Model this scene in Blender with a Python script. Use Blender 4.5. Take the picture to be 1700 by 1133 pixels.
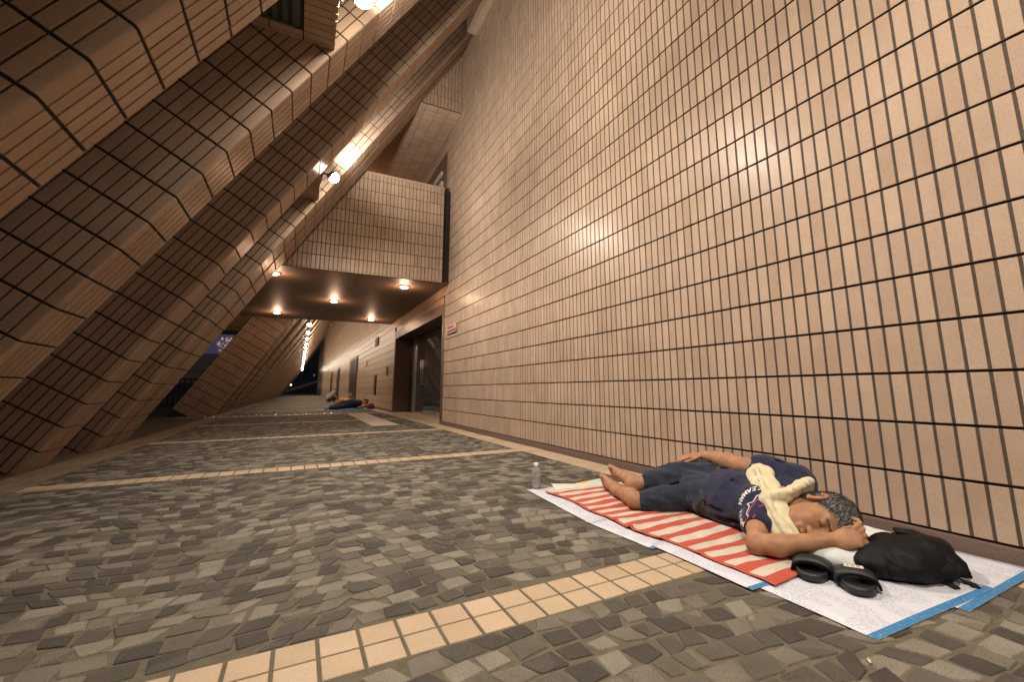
import bpy, bmesh, math, random
import numpy as np
from mathutils import Vector, Matrix
from mathutils.bvhtree import BVHTree

random.seed(7); rng = np.random.default_rng(7)
scene = bpy.context.scene
for o in list(bpy.data.objects): bpy.data.objects.remove(o)
COL = scene.collection

# ------------------------------------------------------------------ camera
CAMH = 0.631
YAW, PITCH, ROLL = 0.4942, 0.1609, -0.0069
cy_, sy_, cp_, sp_ = math.cos(YAW), math.sin(YAW), math.cos(PITCH), math.sin(PITCH)
FW = Vector((sy_*cp_, cy_*cp_, sp_)); R0 = Vector((cy_, -sy_, 0)); U0 = R0.cross(FW)
RT = math.cos(ROLL)*R0 + math.sin(ROLL)*U0; UP = -math.sin(ROLL)*R0 + math.cos(ROLL)*U0
cd = bpy.data.cameras.new('camera'); cam = bpy.data.objects.new('camera', cd); COL.objects.link(cam)
cam.matrix_world = Matrix(((RT.x, UP.x, -FW.x, 0), (RT.y, UP.y, -FW.y, 0), (RT.z, UP.z, -FW.z, CAMH), (0, 0, 0, 1)))
cd.sensor_fit = 'HORIZONTAL'; cd.sensor_width = 36; cd.lens = 720.97/1700*36
cd.shift_x = -38.746/1700; cd.shift_y = -38.362/1700
cd.clip_start = 0.02; cd.clip_end = 2000
scene.camera = cam
# ------------------------------------------------------------------ night sky
world = bpy.data.worlds.new('World'); scene.world = world; world.use_nodes = True
wn = world.node_tree; bg = wn.nodes['Background']
sky = wn.nodes.new('ShaderNodeTexSky'); sky.sky_type = 'NISHITA'; sky.sun_disc = False
sky.sun_elevation = math.radians(-2.5); sky.sun_rotation = math.radians(200)
wn.links.new(sky.outputs['Color'], bg.inputs['Color']); bg.inputs['Strength'].default_value = 0.15
cy = scene.cycles; cy.max_bounces = 6; cy.diffuse_bounces = 4; cy.glossy_bounces = 3; cy.transmission_bounces = 5; cy.sample_clamp_indirect = 4
cy.caustics_reflective = False; cy.caustics_refractive = False; cy.use_adaptive_sampling = True; cy.adaptive_threshold = .02
# ------------------------------------------------------------------ exposure
scene.view_settings.view_transform = 'Standard'; scene.view_settings.look = 'None'
scene.view_settings.gamma = 1; scene.view_settings.exposure = 1.26
LAMP_W = 185.0            # watts of one floodlight
LAMP_COL = (1.0, 0.91, 0.79)
SOFFIT_W = 6.5
SOFFIT_COL = (1.0, 0.58, 0.35)

def to_px(P):
    v = Vector(P) - Vector((0, 0, CAMH)); z = v.dot(FW)
    if z < 0.05: return None
    return (888.746 + 720.97*v.dot(RT)/z, 528.14 - 720.97*v.dot(UP)/z, z)

# ------------------------------------------------------------------ materials
def mat(name, col=(.5, .5, .5), rough=.5, spec=.5, metal=0., **kw):
    m = bpy.data.materials.new(name); m.use_nodes = True
    b = m.node_tree.nodes['Principled BSDF']
    b.inputs['Base Color'].default_value = (*col, 1); b.inputs['Roughness'].default_value = rough
    b.inputs['Specular IOR Level'].default_value = spec; b.inputs['Metallic'].default_value = metal
    for k, v in kw.items(): b.inputs[k.replace('_', ' ')].default_value = v
    return m
def N(m, t, **kw):
    n = m.node_tree.nodes.new(t)
    for k, v in kw.items():
        if hasattr(n, k): setattr(n, k, v)
        else: n.inputs[k].default_value = v
    return n
def LK(m, a, b): m.node_tree.links.new(a, b)
def ramp(m, stops, interp='LINEAR'):
    n = N(m, 'ShaderNodeValToRGB'); cr = n.color_ramp; cr.interpolation = interp
    while len(cr.elements) < len(stops): cr.elements.new(.5)
    for e, (p, c) in zip(cr.elements, stops): e.position = p; e.color = (*c, 1) if len(c) == 3 else c
    return n
def mixc(m, fac, a, b, blend='MIX'):
    n = N(m, 'ShaderNodeMix', data_type='RGBA', blend_type=blend)
    for sock, v in ((n.inputs[0], fac), (n.inputs[6], a), (n.inputs[7], b)):
        if hasattr(v, 'is_linked') or isinstance(v, bpy.types.NodeSocket): LK(m, v, sock)
        elif isinstance(v, (int, float)): sock.default_value = v
        else: sock.default_value = (*v, 1)
    return n.outputs[2]
def bsdf(m): return m.node_tree.nodes['Principled BSDF']
def geo_rand(m, per_object):
    if per_object: return N(m, 'ShaderNodeObjectInfo').outputs['Random']
    return N(m, 'ShaderNodeNewGeometry').outputs['Random Per Island']
def pos(m): return N(m, 'ShaderNodeNewGeometry').outputs['Position']
def bump(m, height, strength=.3, dist=.002):
    b = N(m, 'ShaderNodeBump', Strength=strength, Distance=dist); LK(m, height, b.inputs['Height'])
    LK(m, b.outputs[0], bsdf(m).inputs['Normal']); return b

def tile_mat(name, per_object, ca, cb, rough=.27):
    m = mat(name, ca, rough, .12)
    r = geo_rand(m, per_object)
    c = ramp(m, [(0, ca), (.55, [(a+b)/2 for a, b in zip(ca, cb)]), (1, cb)]); LK(m, r, c.inputs[0])
    p = pos(m)
    n1 = N(m, 'ShaderNodeTexNoise', Scale=420., Detail=2.); LK(m, p, n1.inputs['Vector'])
    s1 = ramp(m, [(.30, (.42, .30, .24)), (.40, (1, 1, 1))]); LK(m, n1.outputs['Fac'], s1.inputs[0])
    n2 = N(m, 'ShaderNodeTexNoise', Scale=2.3, Detail=5., Roughness=.65); LK(m, p, n2.inputs['Vector'])
    s2 = ramp(m, [(.3, (.86, .84, .80)), (.7, (1.06, 1.05, 1.04))]); LK(m, n2.outputs['Fac'], s2.inputs[0])
    o = mixc(m, 1., c.outputs[0], s1.outputs[0], 'MULTIPLY'); o = mixc(m, 1., o, s2.outputs[0], 'MULTIPLY')
    LK(m, o, bsdf(m).inputs['Base Color'])
    n3 = N(m, 'ShaderNodeTexNoise', Scale=38., Detail=3.); LK(m, p, n3.inputs['Vector'])
    rr = N(m, 'ShaderNodeMapRange'); LK(m, n3.outputs['Fac'], rr.inputs[0]); rr.inputs[3].default_value = rough-.06; rr.inputs[4].default_value = rough+.12
    LK(m, rr.outputs[0], bsdf(m).inputs['Roughness'])
    bump(m, n3.outputs['Fac'], .12, .0015)
    return m
TA, TB = (.385, .277, .207), (.455, .338, .255)
M = {}
M['tile_o'] = tile_mat('wall_tile', True, TA, TB); M['tile_s'] = tile_mat('wall_tile_field', False, TA, TB)
BA, BB = (.42, .315, .215), (.50, .38, .27)
M['band_o'] = tile_mat('band_tile', True, BA, BB, .55); M['band_s'] = tile_mat('band_tile_field', False, BA, BB, .55)

def sett_mat(name, per_object):
    m = mat(name, (.1, .1, .1), .82, .25)
    r = geo_rand(m, per_object); p = pos(m)
    nz = N(m, 'ShaderNodeTexNoise', Scale=1.5, Detail=2.); LK(m, p, nz.inputs['Vector'])
    ad = N(m, 'ShaderNodeMath', operation='MULTIPLY_ADD'); LK(m, nz.outputs['Fac'], ad.inputs[0]); ad.inputs[1].default_value = .9; ad.inputs[2].default_value = -.45
    a2 = N(m, 'ShaderNodeMath', operation='ADD'); LK(m, ad.outputs[0], a2.inputs[0]); LK(m, r, a2.inputs[1])
    c = ramp(m, [(0, (.060, .052, .044)), (.24, (.080, .069, .058)), (.40, (.105, .090, .074)), (.58, (.150, .130, .106)), (.78, (.205, .182, .149))], 'CONSTANT'); LK(m, a2.outputs[0], c.inputs[0])
    n1 = N(m, 'ShaderNodeTexNoise', Scale=330., Detail=3., Roughness=.7); LK(m, p, n1.inputs['Vector'])
    s1 = ramp(m, [(.32, (.5, .48, .46)), (.52, (1, 1, 1)), (.68, (1.35, 1.33, 1.3))]); LK(m, n1.outputs['Fac'], s1.inputs[0])
    n2 = N(m, 'ShaderNodeTexNoise', Scale=9., Detail=5.); LK(m, p, n2.inputs['Vector'])
    s2 = ramp(m, [(.3, (.82, .8, .76)), (.72, (1.1, 1.1, 1.08))]); LK(m, n2.outputs['Fac'], s2.inputs[0])
    o = mixc(m, 1., c.outputs[0], s1.outputs[0], 'MULTIPLY'); o = mixc(m, 1., o, s2.outputs[0], 'MULTIPLY')
    LK(m, o, bsdf(m).inputs['Base Color']); bump(m, n1.outputs['Fac'], .35, .0015)
    return m
M['sett_o'] = sett_mat('granite_sett', True); M['sett_s'] = sett_mat('granite_sett_field', False)

def noisy(name, ca, cb, scale=60., rough=.7, bs=.3, bd=.002, **kw):
    m = mat(name, ca, rough, **kw); p = pos(m)
    n1 = N(m, 'ShaderNodeTexNoise', Scale=scale, Detail=6., Roughness=.65); LK(m, p, n1.inputs['Vector'])
    c = ramp(m, [(.3, ca), (.7, cb)]); LK(m, n1.outputs['Fac'], c.inputs[0]); LK(m, c.outputs[0], bsdf(m).inputs['Base Color'])
    bump(m, n1.outputs['Fac'], bs, bd); return m
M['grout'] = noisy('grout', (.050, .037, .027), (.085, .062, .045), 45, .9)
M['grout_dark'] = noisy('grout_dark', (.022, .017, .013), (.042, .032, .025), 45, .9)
M['floor_grout'] = noisy('floor_grout', (.078, .063, .040), (.125, .102, .066), 30, .95, .6, .004)
M['skirting'] = noisy('skirting_granite', (.105, .066, .053), (.16, .102, .083), 90, .5)
M['granite_red'] = noisy('door_surround_granite', (.085, .048, .036), (.13, .075, .058), 60, .4)
M['soffit'] = noisy('soffit_panel', (.125, .085, .06), (.15, .105, .075), 3, .55, .1)
M['dark_steel'] = mat('dark_steel', (.035, .025, .02), .45, .5, .3)
M['steel'] = mat('brushed_steel', (.55, .52, .48), .3, .5, 1.)
M['black_metal'] = mat('black_metal', (.02, .02, .022), .5)
M['asphalt'] = noisy('plaza_paving', (.05, .047, .043), (.075, .07, .063), 4, .85)
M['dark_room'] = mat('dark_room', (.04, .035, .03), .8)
def emis(name, col, s):
    m = mat(name, (.8, .8, .8)); b = bsdf(m); b.inputs['Emission Color'].default_value = (*col, 1); b.inputs['Emission Strength'].default_value = s; return m
M['lens'] = emis('lamp_lens', (1, .88, .70), 60.)
M['lens2'] = emis('downlight_lens', (1, .78, .55), 9.)
M['bulb_far'] = emis('far_light', (1, .8, .5), 4.)

# ------------------------------------------------------------------ mesh helpers
def link(o, parent=None):
    COL.objects.link(o)
    if parent is not None: o.parent = parent
    return o
def obj(name, me, material=None, parent=None, smooth=False):
    if material is not None and not me.materials: me.materials.append(material)
    if smooth: me.polygons.foreach_set('use_smooth', [True]*len(me.polygons))
    return link(bpy.data.objects.new(name, me), parent)
def mesh(name, v, f):
    me = bpy.data.meshes.new(name); me.from_pydata([tuple(map(float, a)) for a in v], [], [tuple(map(int, a)) for a in f]); me.update(); return me
def tag(o, label, cat=None, group=None, kind=None):
    if label: o['label'] = label
    if cat: o['category'] = cat
    if group: o['group'] = group
    if kind: o['kind'] = kind
    return o
def empty(name, loc=(0, 0, 0)):
    o = bpy.data.objects.new(name, None); o.location = loc; o.empty_display_size = .1; return link(o)
class MB:
    def __init__(s): s.v = []; s.f = []
    def add(s, v, f):
        b = len(s.v); s.v += [tuple(a) for a in v]; s.f += [tuple(i+b for i in q) for q in f]; return s
    def box(s, x0, x1, y0, y1, z0, z1):
        return s.add([(x0,y0,z0),(x1,y0,z0),(x1,y1,z0),(x0,y1,z0),(x0,y0,z1),(x1,y0,z1),(x1,y1,z1),(x0,y1,z1)],
            [(3,2,1,0),(4,5,6,7),(0,1,5,4),(1,2,6,5),(2,3,7,6),(3,0,4,7)])
    def tube(s, pts, rad, n=10, cap=True):
        pts = [Vector(p) for p in pts]; rad = rad if isinstance(rad, (list, tuple)) else [rad]*len(pts)
        b = len(s.v); prev = None
        for i, p in enumerate(pts):
            t = (pts[min(i+1, len(pts)-1)]-pts[max(i-1, 0)]).normalized()
            if prev is None: a = t.orthogonal().normalized()
            else: a = (prev - t*prev.dot(t)).normalized()
            prev = a; c = t.cross(a)
            for k in range(n):
                w = 2*math.pi*k/n; s.v.append(tuple(p+(a*math.cos(w)+c*math.sin(w))*rad[i]))
        for i in range(len(pts)-1):
            for k in range(n):
                k2 = (k+1) % n; s.f.append((b+i*n+k, b+i*n+k2, b+(i+1)*n+k2, b+(i+1)*n+k))
        if cap: s.f.append(tuple(b+k for k in range(n))[::-1]); s.f.append(tuple(b+(len(pts)-1)*n+k for k in range(n)))
        return s
    def lathe(s, prof, c=(0, 0, 0), n=20):
        b = len(s.v)
        for r, z in prof:
            for k in range(n):
                w = 2*math.pi*k/n; s.v.append((c[0]+r*math.cos(w), c[1]+r*math.sin(w), c[2]+z))
        for i in range(len(prof)-1):
            for k in range(n):
                k2 = (k+1) % n; s.f.append((b+i*n+k, b+i*n+k2, b+(i+1)*n+k2, b+(i+1)*n+k))
        return s
    def mesh(s, name): return mesh(name, s.v, s.f)
    def build(s, name, material, parent=None, smooth=False): return obj(name, s.mesh(name), material, parent, smooth)
def bevel(o, w=.004, seg=2):
    m = o.modifiers.new('bevel', 'BEVEL'); m.width = w; m.segments = seg; m.limit_method = 'ANGLE'; return o

def tile_arrays(orig, U, V, Nn, rects, depth, ins=.0016, tilt=.004):
    """rects: (n,4) u0,u1,v0,v1 ; bevelled slabs proud of the plane through orig by `depth` along Nn"""
    rects = np.asarray(rects, float); n = len(rects)
    u0, u1, v0, v1 = rects.T
    back = np.stack([np.stack([u0, v0], -1), np.stack([u1, v0], -1), np.stack([u1, v1], -1), np.stack([u0, v1], -1)], 1)
    sg = np.array([[1, 1], [-1, 1], [-1, -1], [1, -1]])
    front = back + sg*ins
    O = np.array(orig); U = np.array(U); V = np.array(V); Nn = np.array(Nn)
    def P(q, hh): return O + q[..., :1]*U + q[..., 1:]*V + hh[..., None]*Nn
    tl = rng.normal(0, tilt, (n, 2)); base = depth + rng.normal(0, .0004, n)
    cu = (u0+u1)/2; cv = (v0+v1)/2
    hf = base[:, None] + tl[:, :1]*(front[..., 0]-cu[:, None]) + tl[:, 1:]*(front[..., 1]-cv[:, None])
    vb = P(back, np.zeros((n, 4))); vm = P(back, hf-ins); vf = P(front, hf)
    V3 = np.concatenate([vb, vm, vf], 1).reshape(-1, 3)
    q = []
    for a in range(4):
        b = (a+1) % 4; q.append([a, b, 4+b, 4+a]); q.append([4+a, 4+b, 8+b, 8+a])
    q.append([8, 9, 10, 11]); q = np.array(q)
    if np.dot(np.cross(U, V), Nn) < 0: q = q[:, ::-1]
    F = (q[None]+12*np.arange(n)[:, None, None]).reshape(-1, 4)
    return V3, F
def fast_mesh(name, V, F):
    me = bpy.data.meshes.new(name); V = np.asarray(V, np.float32); F = np.asarray(F, np.int32)
    me.vertices.add(len(V)); me.vertices.foreach_set('co', V.ravel())
    me.loops.add(F.size); me.loops.foreach_set('vertex_index', F.ravel())
    me.polygons.add(len(F)); me.polygons.foreach_set('loop_start', np.arange(len(F), dtype=np.int32)*F.shape[1])
    me.update(calc_edges=True); me.polygons.foreach_set('use_smooth', [False]*len(F)); return me
def px_size(c, U, V, a, b):
    p = to_px(c)
    if p is None or not (-20 < p[0] < 1720 and -20 < p[1] < 1153): return 0
    q = to_px(Vector(c)+Vector(U)*a); r = to_px(Vector(c)+Vector(V)*b)
    if q is None or r is None: return 0
    e1 = (q[0]-p[0], q[1]-p[1]); e2 = (r[0]-p[0], r[1]-p[1])
    return abs(e1[0]*e2[1]-e1[1]*e2[0])
def tile_field(parent, orig, U, V, Nn, rects, depth, m_obj, m_field, cap=300, min_area=70, visible=None, name='tile', tilt=.004):
    """largest-in-picture tiles become objects of their own, the rest one joined field"""
    rects = [tuple(r) for r in rects]; sc = []
    for i, (u0, u1, v0, v1) in enumerate(rects):
        c = Vector(orig)+Vector(U)*((u0+u1)/2)+Vector(V)*((v0+v1)/2)
        a = px_size(c, U, V, u1-u0, v1-v0)
        if a >= min_area and (visible is None or visible(c)): sc.append((a, i))
    sc.sort(reverse=True); own = {i for a, i in sc[:cap]}
    cache = {}
    Mx = Matrix((Vector(U), Vector(V), Vector(Nn))).transposed()
    for i in sorted(own):
        u0, u1, v0, v1 = rects[i]; key = (round(u1-u0, 4), round(v1-v0, 4))
        if key not in cache:
            w, hh = key; va, fa = tile_arrays((0, 0, 0), (1, 0, 0), (0, 1, 0), (0, 0, 1), [(-w/2, w/2, -hh/2, hh/2)], depth, tilt=0)
            if Mx.determinant() < 0: fa = fa[:, ::-1]
            me = fast_mesh(name, va, fa); me.materials.append(m_obj); cache[key] = me
        o = bpy.data.objects.new(name, cache[key])
        c = Vector(orig)+Vector(U)*((u0+u1)/2)+Vector(V)*((v0+v1)/2)
        T = Matrix.Rotation(random.gauss(0, tilt), 3, 'X') @ Matrix.Rotation(random.gauss(0, tilt), 3, 'Y')
        o.matrix_world = Matrix.Translation(c) @ (Mx @ T).to_4x4()
        COL.objects.link(o); o.parent = parent
        if parent.matrix_world != Matrix.Identity(4): o.matrix_parent_inverse = parent.matrix_world.inverted()
    rest = [r for i, r in enumerate(rects) if i not in own]
    if rest:
        va, fa = tile_arrays(orig, U, V, Nn, rest, depth, tilt=tilt)
        o = obj(name+'_field', fast_mesh(name+'_field', va, fa), m_field, parent); o['kind'] = 'stuff'
        if parent.matrix_world != Matrix.Identity(4): o.matrix_parent_inverse = parent.matrix_world.inverted()

# ================================================================== SETTING
WX = 2.303
g = MB(); g.add([(-400, -200, -.03), (400, -200, -.03), (400, 600, -.03), (-400, 600, -.03)], [(0, 1, 2, 3)])
tag(g.build('ground', M['asphalt']), None, kind='structure')
g = MB(); g.add([(-2.9, -9, -.0030), (2.6, -9, -.0030), (2.6, 72, -.0030), (-2.9, 72, -.0030)], [(0, 1, 2, 3)])
pave = tag(g.build('pavement', M['floor_grout']), None, kind='structure')
XL, XR = -1.56, 2.055
BANDS = [1.2585, 4.205, 7.0, 9.95, 12.9] + [15.9+2.98*i for i in range(19)]
BP = .0963
# --- bands of square tiles
rects = []
def strip(x0, x1, y0, nrow):
    r = []; k0 = math.floor((x0-.7596)/BP); k1 = math.ceil((x1-.7596)/BP)
    for k in range(k0, k1):
        a, b = max(x0, .7596+k*BP)+.0045, min(x1, .7596+(k+1)*BP)-.0045
        if b-a < .015: continue
        for j in range(nrow): r.append((a, b, y0+j*BP+.0035, y0+(j+1)*BP-.0035))
    return r
for b in BANDS[:9]: rects += strip(XL, XR, b-BP, 2)
for k in range(int((25+2)/BP)):
    y = -2+k*BP
    for j in range(2): rects.append((XR+.004+j*.114, XR+.004+j*.114+.107, y+.0035, y+BP-.0035))
tile_field(pave, (0, 0, -.0030), (1, 0, 0), (0, 1, 0), (0, 0, 1), rects, .0028, M['band_o'], M['band_s'], 230, 45, tilt=.003)
rects = [(XL-.004-j*BP-.0885, XL-.004-j*BP, -2+k*BP+.0035, -2+(k+1)*BP-.0035) for k in range(int(27/BP)) for j in range(3)]
M['kerb_o'] = tile_mat('border_tile', True, (.20, .145, .10), (.27, .20, .14), .6); M['kerb_s'] = tile_mat('border_tile_field', False, (.20, .145, .10), (.27, .20, .14), .6)
tile_field(pave, (0, 0, -.0030), (1, 0, 0), (0, 1, 0), (0, 0, 1), rects, .0028, M['kerb_o'], M['kerb_s'], 40, 45, tilt=.003, name='border_tile')
# --- granite setts laid in wavy arcs
def setts():
    out = []
    p, cw = .077, 1.02
    x_start = XL-.3
    ncell = int((XR-x_start)/cw)+2
    nrow = int(17/p)+1
    ybase = -1.2
    def curve(u, r, c):   # u in 0..1 across a cell
        return ybase+r*p+.045*math.sin(math.pi*u)*(1 if c % 2 == 0 else -1)+.020*math.sin(r*.23+c*.4+u*1.1)+.008*math.sin(r*.61+u*5+c)
    for c in range(ncell):
        for r in range(nrow):
            u = rng.uniform(0, .06) if r % 2 else rng.uniform(-.04, .01)
            u = max(u, 0) ; us = [0.]
            while us[-1] < 1: us.append(us[-1]+rng.uniform(.060, .104))
            us = np.array(us)/us[-1]
            for a, b in zip(us[:-1], us[1:]):
                j = lambda: rng.normal(0, .0060)
                sk = rng.normal(0, .016)
                def pt(uu, rr, s): return (x_start+c*cw+uu*cw+s*.025*math.cos(math.pi*uu)*(rr-r-.5)*-1+sk*(rr-r-.5)+j(), curve(uu, rr, c)+j())
                g_ = .0054
                q = [pt(a, r, 1), pt(b, r, 1), pt(b, r+1, 1), pt(a, r+1, 1)]
                cx = sum(t[0] for t in q)/4; cyy = sum(t[1] for t in q)/4
                q = [(cx+(t[0]-cx)*(1-g_/.045), cyy+(t[1]-cyy)*(1-g_/.045)) for t in q]
                if not (XL-.04 < cx < XR+.04) or cyy < .3 or cyy > 14.5: continue
                lo, hi = -9, 99; bad = False
                for bnd in BANDS[:6]:
                    if abs(cyy-bnd) < BP+.012: bad = True
                    if bnd+BP < cyy: lo = max(lo, bnd+BP+.005)
                    elif bnd-BP > cyy: hi = min(hi, bnd-BP-.005)
                if bad: continue
                q = [(min(max(t[0], XL+.004), XR-.004), min(max(t[1], lo), hi)) for t in q]
                ar = .5*abs(sum(q[i][0]*q[(i+1) % 4][1]-q[(i+1) % 4][0]*q[i][1] for i in range(4)))
                if ar < .0012: continue
                out.append((q, cx, cyy, ar))
    return out
def sett_geo(q, z, cen=(0, 0)):
    cx = sum(t[0] for t in q)/4; cy = sum(t[1] for t in q)/4
    # octagon-ish outline: nip the corners
    o = []
    for i in range(4):
        a, b, c = q[i-1], q[i], q[(i+1) % 4]; k = random.uniform(.015, .07)
        o.append((b[0]+(a[0]-b[0])*k, b[1]+(a[1]-b[1])*k)); o.append((b[0]+(c[0]-b[0])*k, b[1]+(c[1]-b[1])*k))
    v = [(x-cen[0], y-cen[1], -.012) for x, y in o]+[(x-cen[0], y-cen[1], z-.0022) for x, y in o]
    v += [(cx+(x-cx)*.93-cen[0], cy+(y-cy)*.93-cen[1], z+random.gauss(0, .0004)) for x, y in o]
    f = []
    for ring in (0, 8):
        for i in range(8): k = (i+1) % 8; f.append((ring+i, ring+k, ring+8+k, ring+8+i))
    f.append(tuple(range(16, 24)))
    return v, f
S = setts(); sc = []
for i, (q, cx, cy, ar) in enumerate(S):
    p = to_px((cx, cy, 0))
    if p and -10 < p[0] < 1710 and p[1] < 1145 and not (cx > 1.33 and .66 < cy < 2.5): sc.append((ar*CAMH/p[2]**3, i))
sc.sort(reverse=True); own = {i for a, i in sc[:300]}
fld = MB()
for i, (q, cx, cy, ar) in enumerate(S):
    z = random.gauss(0, .0005)
    if i in own:
        v, f = sett_geo(q, z, (cx, cy)); o = obj('paving_stone', mesh('paving_stone', v, f), M['sett_o'], pave); o.location = (cx, cy, 0)
    else: v, f = sett_geo(q, z); fld.add(v, f)
o = fld.build('paving_stone_field', M['sett_s'], pave); o['kind'] = 'stuff'
# floor beyond: the same paving too far to tell the stones apart
m = mat('far_paving', (.2, .17, .14), .85, .2); p = pos(m)
mp = N(m, 'ShaderNodeMapping'); LK(m, p, mp.inputs[0])
vo = N(m, 'ShaderNodeTexVoronoi', Scale=10.); LK(m, mp.outputs[0], vo.inputs['Vector'])
c = ramp(m, [(0, (.05, .043, .036)), (.5, (.10, .086, .07)), (1, (.19, .168, .135))]); LK(m, vo.outputs['Color'], c.inputs[0]); LK(m, c.outputs[0], bsdf(m).inputs['Base Color'])
g = MB(); g.add([(XL, 14.4, -.001), (XR, 14.4, -.001), (XR, 72, -.001), (XL, 72, -.001)], [(0, 1, 2, 3)])
far = g.build('far_paving', m, pave); far['kind'] = 'stuff'

# ================================================================== RIGHT WALL
ROW0, ROWH, COL0, COLW = .4757, .21, 1.1615, .06485
wall = MB()
YJ = COL0-COLW*(-103)         # jamb at the tile joint next to the doorway
DZ = 2.03                     # door head
YE = 12.55                    # far jamb
def wslab(y0, y1, z0, z1, x=WX): wall.box(x, x+.25, y0, y1, z0, z1)
# near wall: one grout slab per course, deeper slots between courses
wall.box(WX+.012, WX+.3, -9, YJ, -.05, 8.2)
nrows = 38
for j in range(-2, nrows):
    z0 = ROW0+ROWH*j
    wall.box(WX+.0045, WX+.02, -9, YJ, z0+.0054, z0+ROWH-.0054)
wobj = wall.build('tiled_wall', M['grout'])
tag(wobj, 'tall wall of narrow pinkish upright tiles along the right of the passage', 'wall')
rects = []
for j in range(-2, nrows):
    for i in range(-103, 60):
        y1 = COL0-COLW*i; y0 = y1-COLW
        rects.append((y0+.0056, y1-.0056, ROW0+ROWH*j+.0054, ROW0+ROWH*(j+1)-.0054))
tile_field(wobj, (WX+.0045, 0, 0), (0, 1, 0), (0, 0, 1), (-1, 0, 0), rects, .0045, M['tile_o'], M['tile_s'], 300, 200, tilt=.0055)
k = MB(); k.box(WX-.012, WX+.03, -9, YJ-.003, -.05, ROW0-2*ROWH-.004)
bevel(k.build('skirting', M['skirting'], wobj), .003)
# lintel above the door, under the footbridge, and the far wall as courses
wl = MB(); wl.box(WX+.018, WX+.3, YJ+.15, YE, 2.24, 8.2); wl.box(WX+.018, WX+.3, YE+.16, 72, -.05, 8.2)
for j in range(-2, nrows):
    z0 = ROW0+ROWH*j
    wl.box(WX, WX+.02, YE+.16, 72, max(z0+.006, .056), z0+ROWH-.006)
    if z0 > 2.2: wl.box(WX, WX+.02, YJ+.002, YE+.158, z0+.006, z0+ROWH-.006)
m = tile_mat('far_tile', False, TA, TB); p = pos(m)
sx = N(m, 'ShaderNodeSeparateXYZ'); LK(m, p, sx.inputs[0])
md = N(m, 'ShaderNodeMath', operation='PINGPONG'); LK(m, sx.outputs['Y'], md.inputs[0]); md.inputs[1].default_value = COLW/2
c = ramp(m, [(.0, (.35, .32, .28)), (.12, (1, 1, 1))]); dv = N(m, 'ShaderNodeMath', operation='DIVIDE'); LK(m, md.outputs[0], dv.inputs[0]); dv.inputs[1].default_value = COLW/2
LK(m, dv.outputs[0], c.inputs[0])
old = bsdf(m).inputs['Base Color'].links[0].from_socket
LK(m, mixc(m, 1., old, c.outputs[0], 'MULTIPLY'), bsdf(m).inputs['Base Color'])
M['far_tile'] = m
wo2 = wl.build('far_tiled_wall', m)
tag(wo2, 'long pinkish tiled wall receding beyond the glass doorway', 'wall')
MB().box(WX-.012, WX+.01, YE+.165, 72, -.05, .052).build('skirting', M['skirting'], wo2)
# ---------------- doorway
dw = empty('glass_doorway', (WX, 10.2, 0)); tag(dw, 'recessed glass doorway in a dark brown surround under the footbridge', 'doorway')
def dpart(n, mb, mt, smooth=False):
    o = mb.build(n, mt, dw, smooth); o.matrix_parent_inverse = Matrix.Translation((-WX, -10.2, 0)); return o
RD = WX+.42
dpart('near_jamb', MB().box(WX-.004, RD+.05, YJ+.004, YJ+.145, -.03, 2.235), M['granite_red'])
dpart('far_jamb', MB().box(WX-.004, RD+.05, YE+.003, YE+.155, -.03, 2.235), M['granite_red'])
dpart('head', MB().box(WX-.003, RD+.05, YJ+.148, YE, DZ, 2.237), M['granite_red'])
dpart('threshold', MB().box(WX-.02, RD+1.2, YJ+.148, YE, -.05, .012), M['band_s'])
M['glass'] = mat('door_glass', (.55, .62, .62), .02, .5, 0., Transmission_Weight=.92, IOR=1.45)
ys = np.linspace(YJ+.15, YE-.60, 5)
for a, b in zip(ys[:-1], ys[1:]):
    dpart('glass_pane', MB().box(RD-.006, RD+.006, a+.008, b-.008, .05, DZ-.02), M['glass'])
    for yy in ((b-.10,) if (a == ys[0] or a == ys[2]) else (a+.10,)):
        for sx_ in (-.05,):
            h_ = MB().tube([(RD-.006, yy, .75), (RD+sx_, yy, .75), (RD+sx_, yy, 1.35), (RD-.006, yy, 1.35)], .014, 8)
            dpart('door_handle', h_, M['steel'], True)
dpart('side_panel', MB().box(RD-.02, RD+.03, YE-.60, YE, .012, DZ), M['dark_steel'])
dpart('mullion', MB().box(RD-.05, RD+.02, YE-.64, YE-.595, .012, DZ), M['steel'])
dpart('door_rail', MB().box(RD-.02, RD+.02, YJ+.15, YE-.64, .012, .05), M['steel'])
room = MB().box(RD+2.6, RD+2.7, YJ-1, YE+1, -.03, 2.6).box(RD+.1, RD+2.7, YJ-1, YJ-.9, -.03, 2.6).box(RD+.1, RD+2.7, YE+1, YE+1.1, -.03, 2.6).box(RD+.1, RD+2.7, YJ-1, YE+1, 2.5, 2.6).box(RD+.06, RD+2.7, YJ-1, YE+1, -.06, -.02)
dpart('lobby', room, M['dark_room'])
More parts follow.
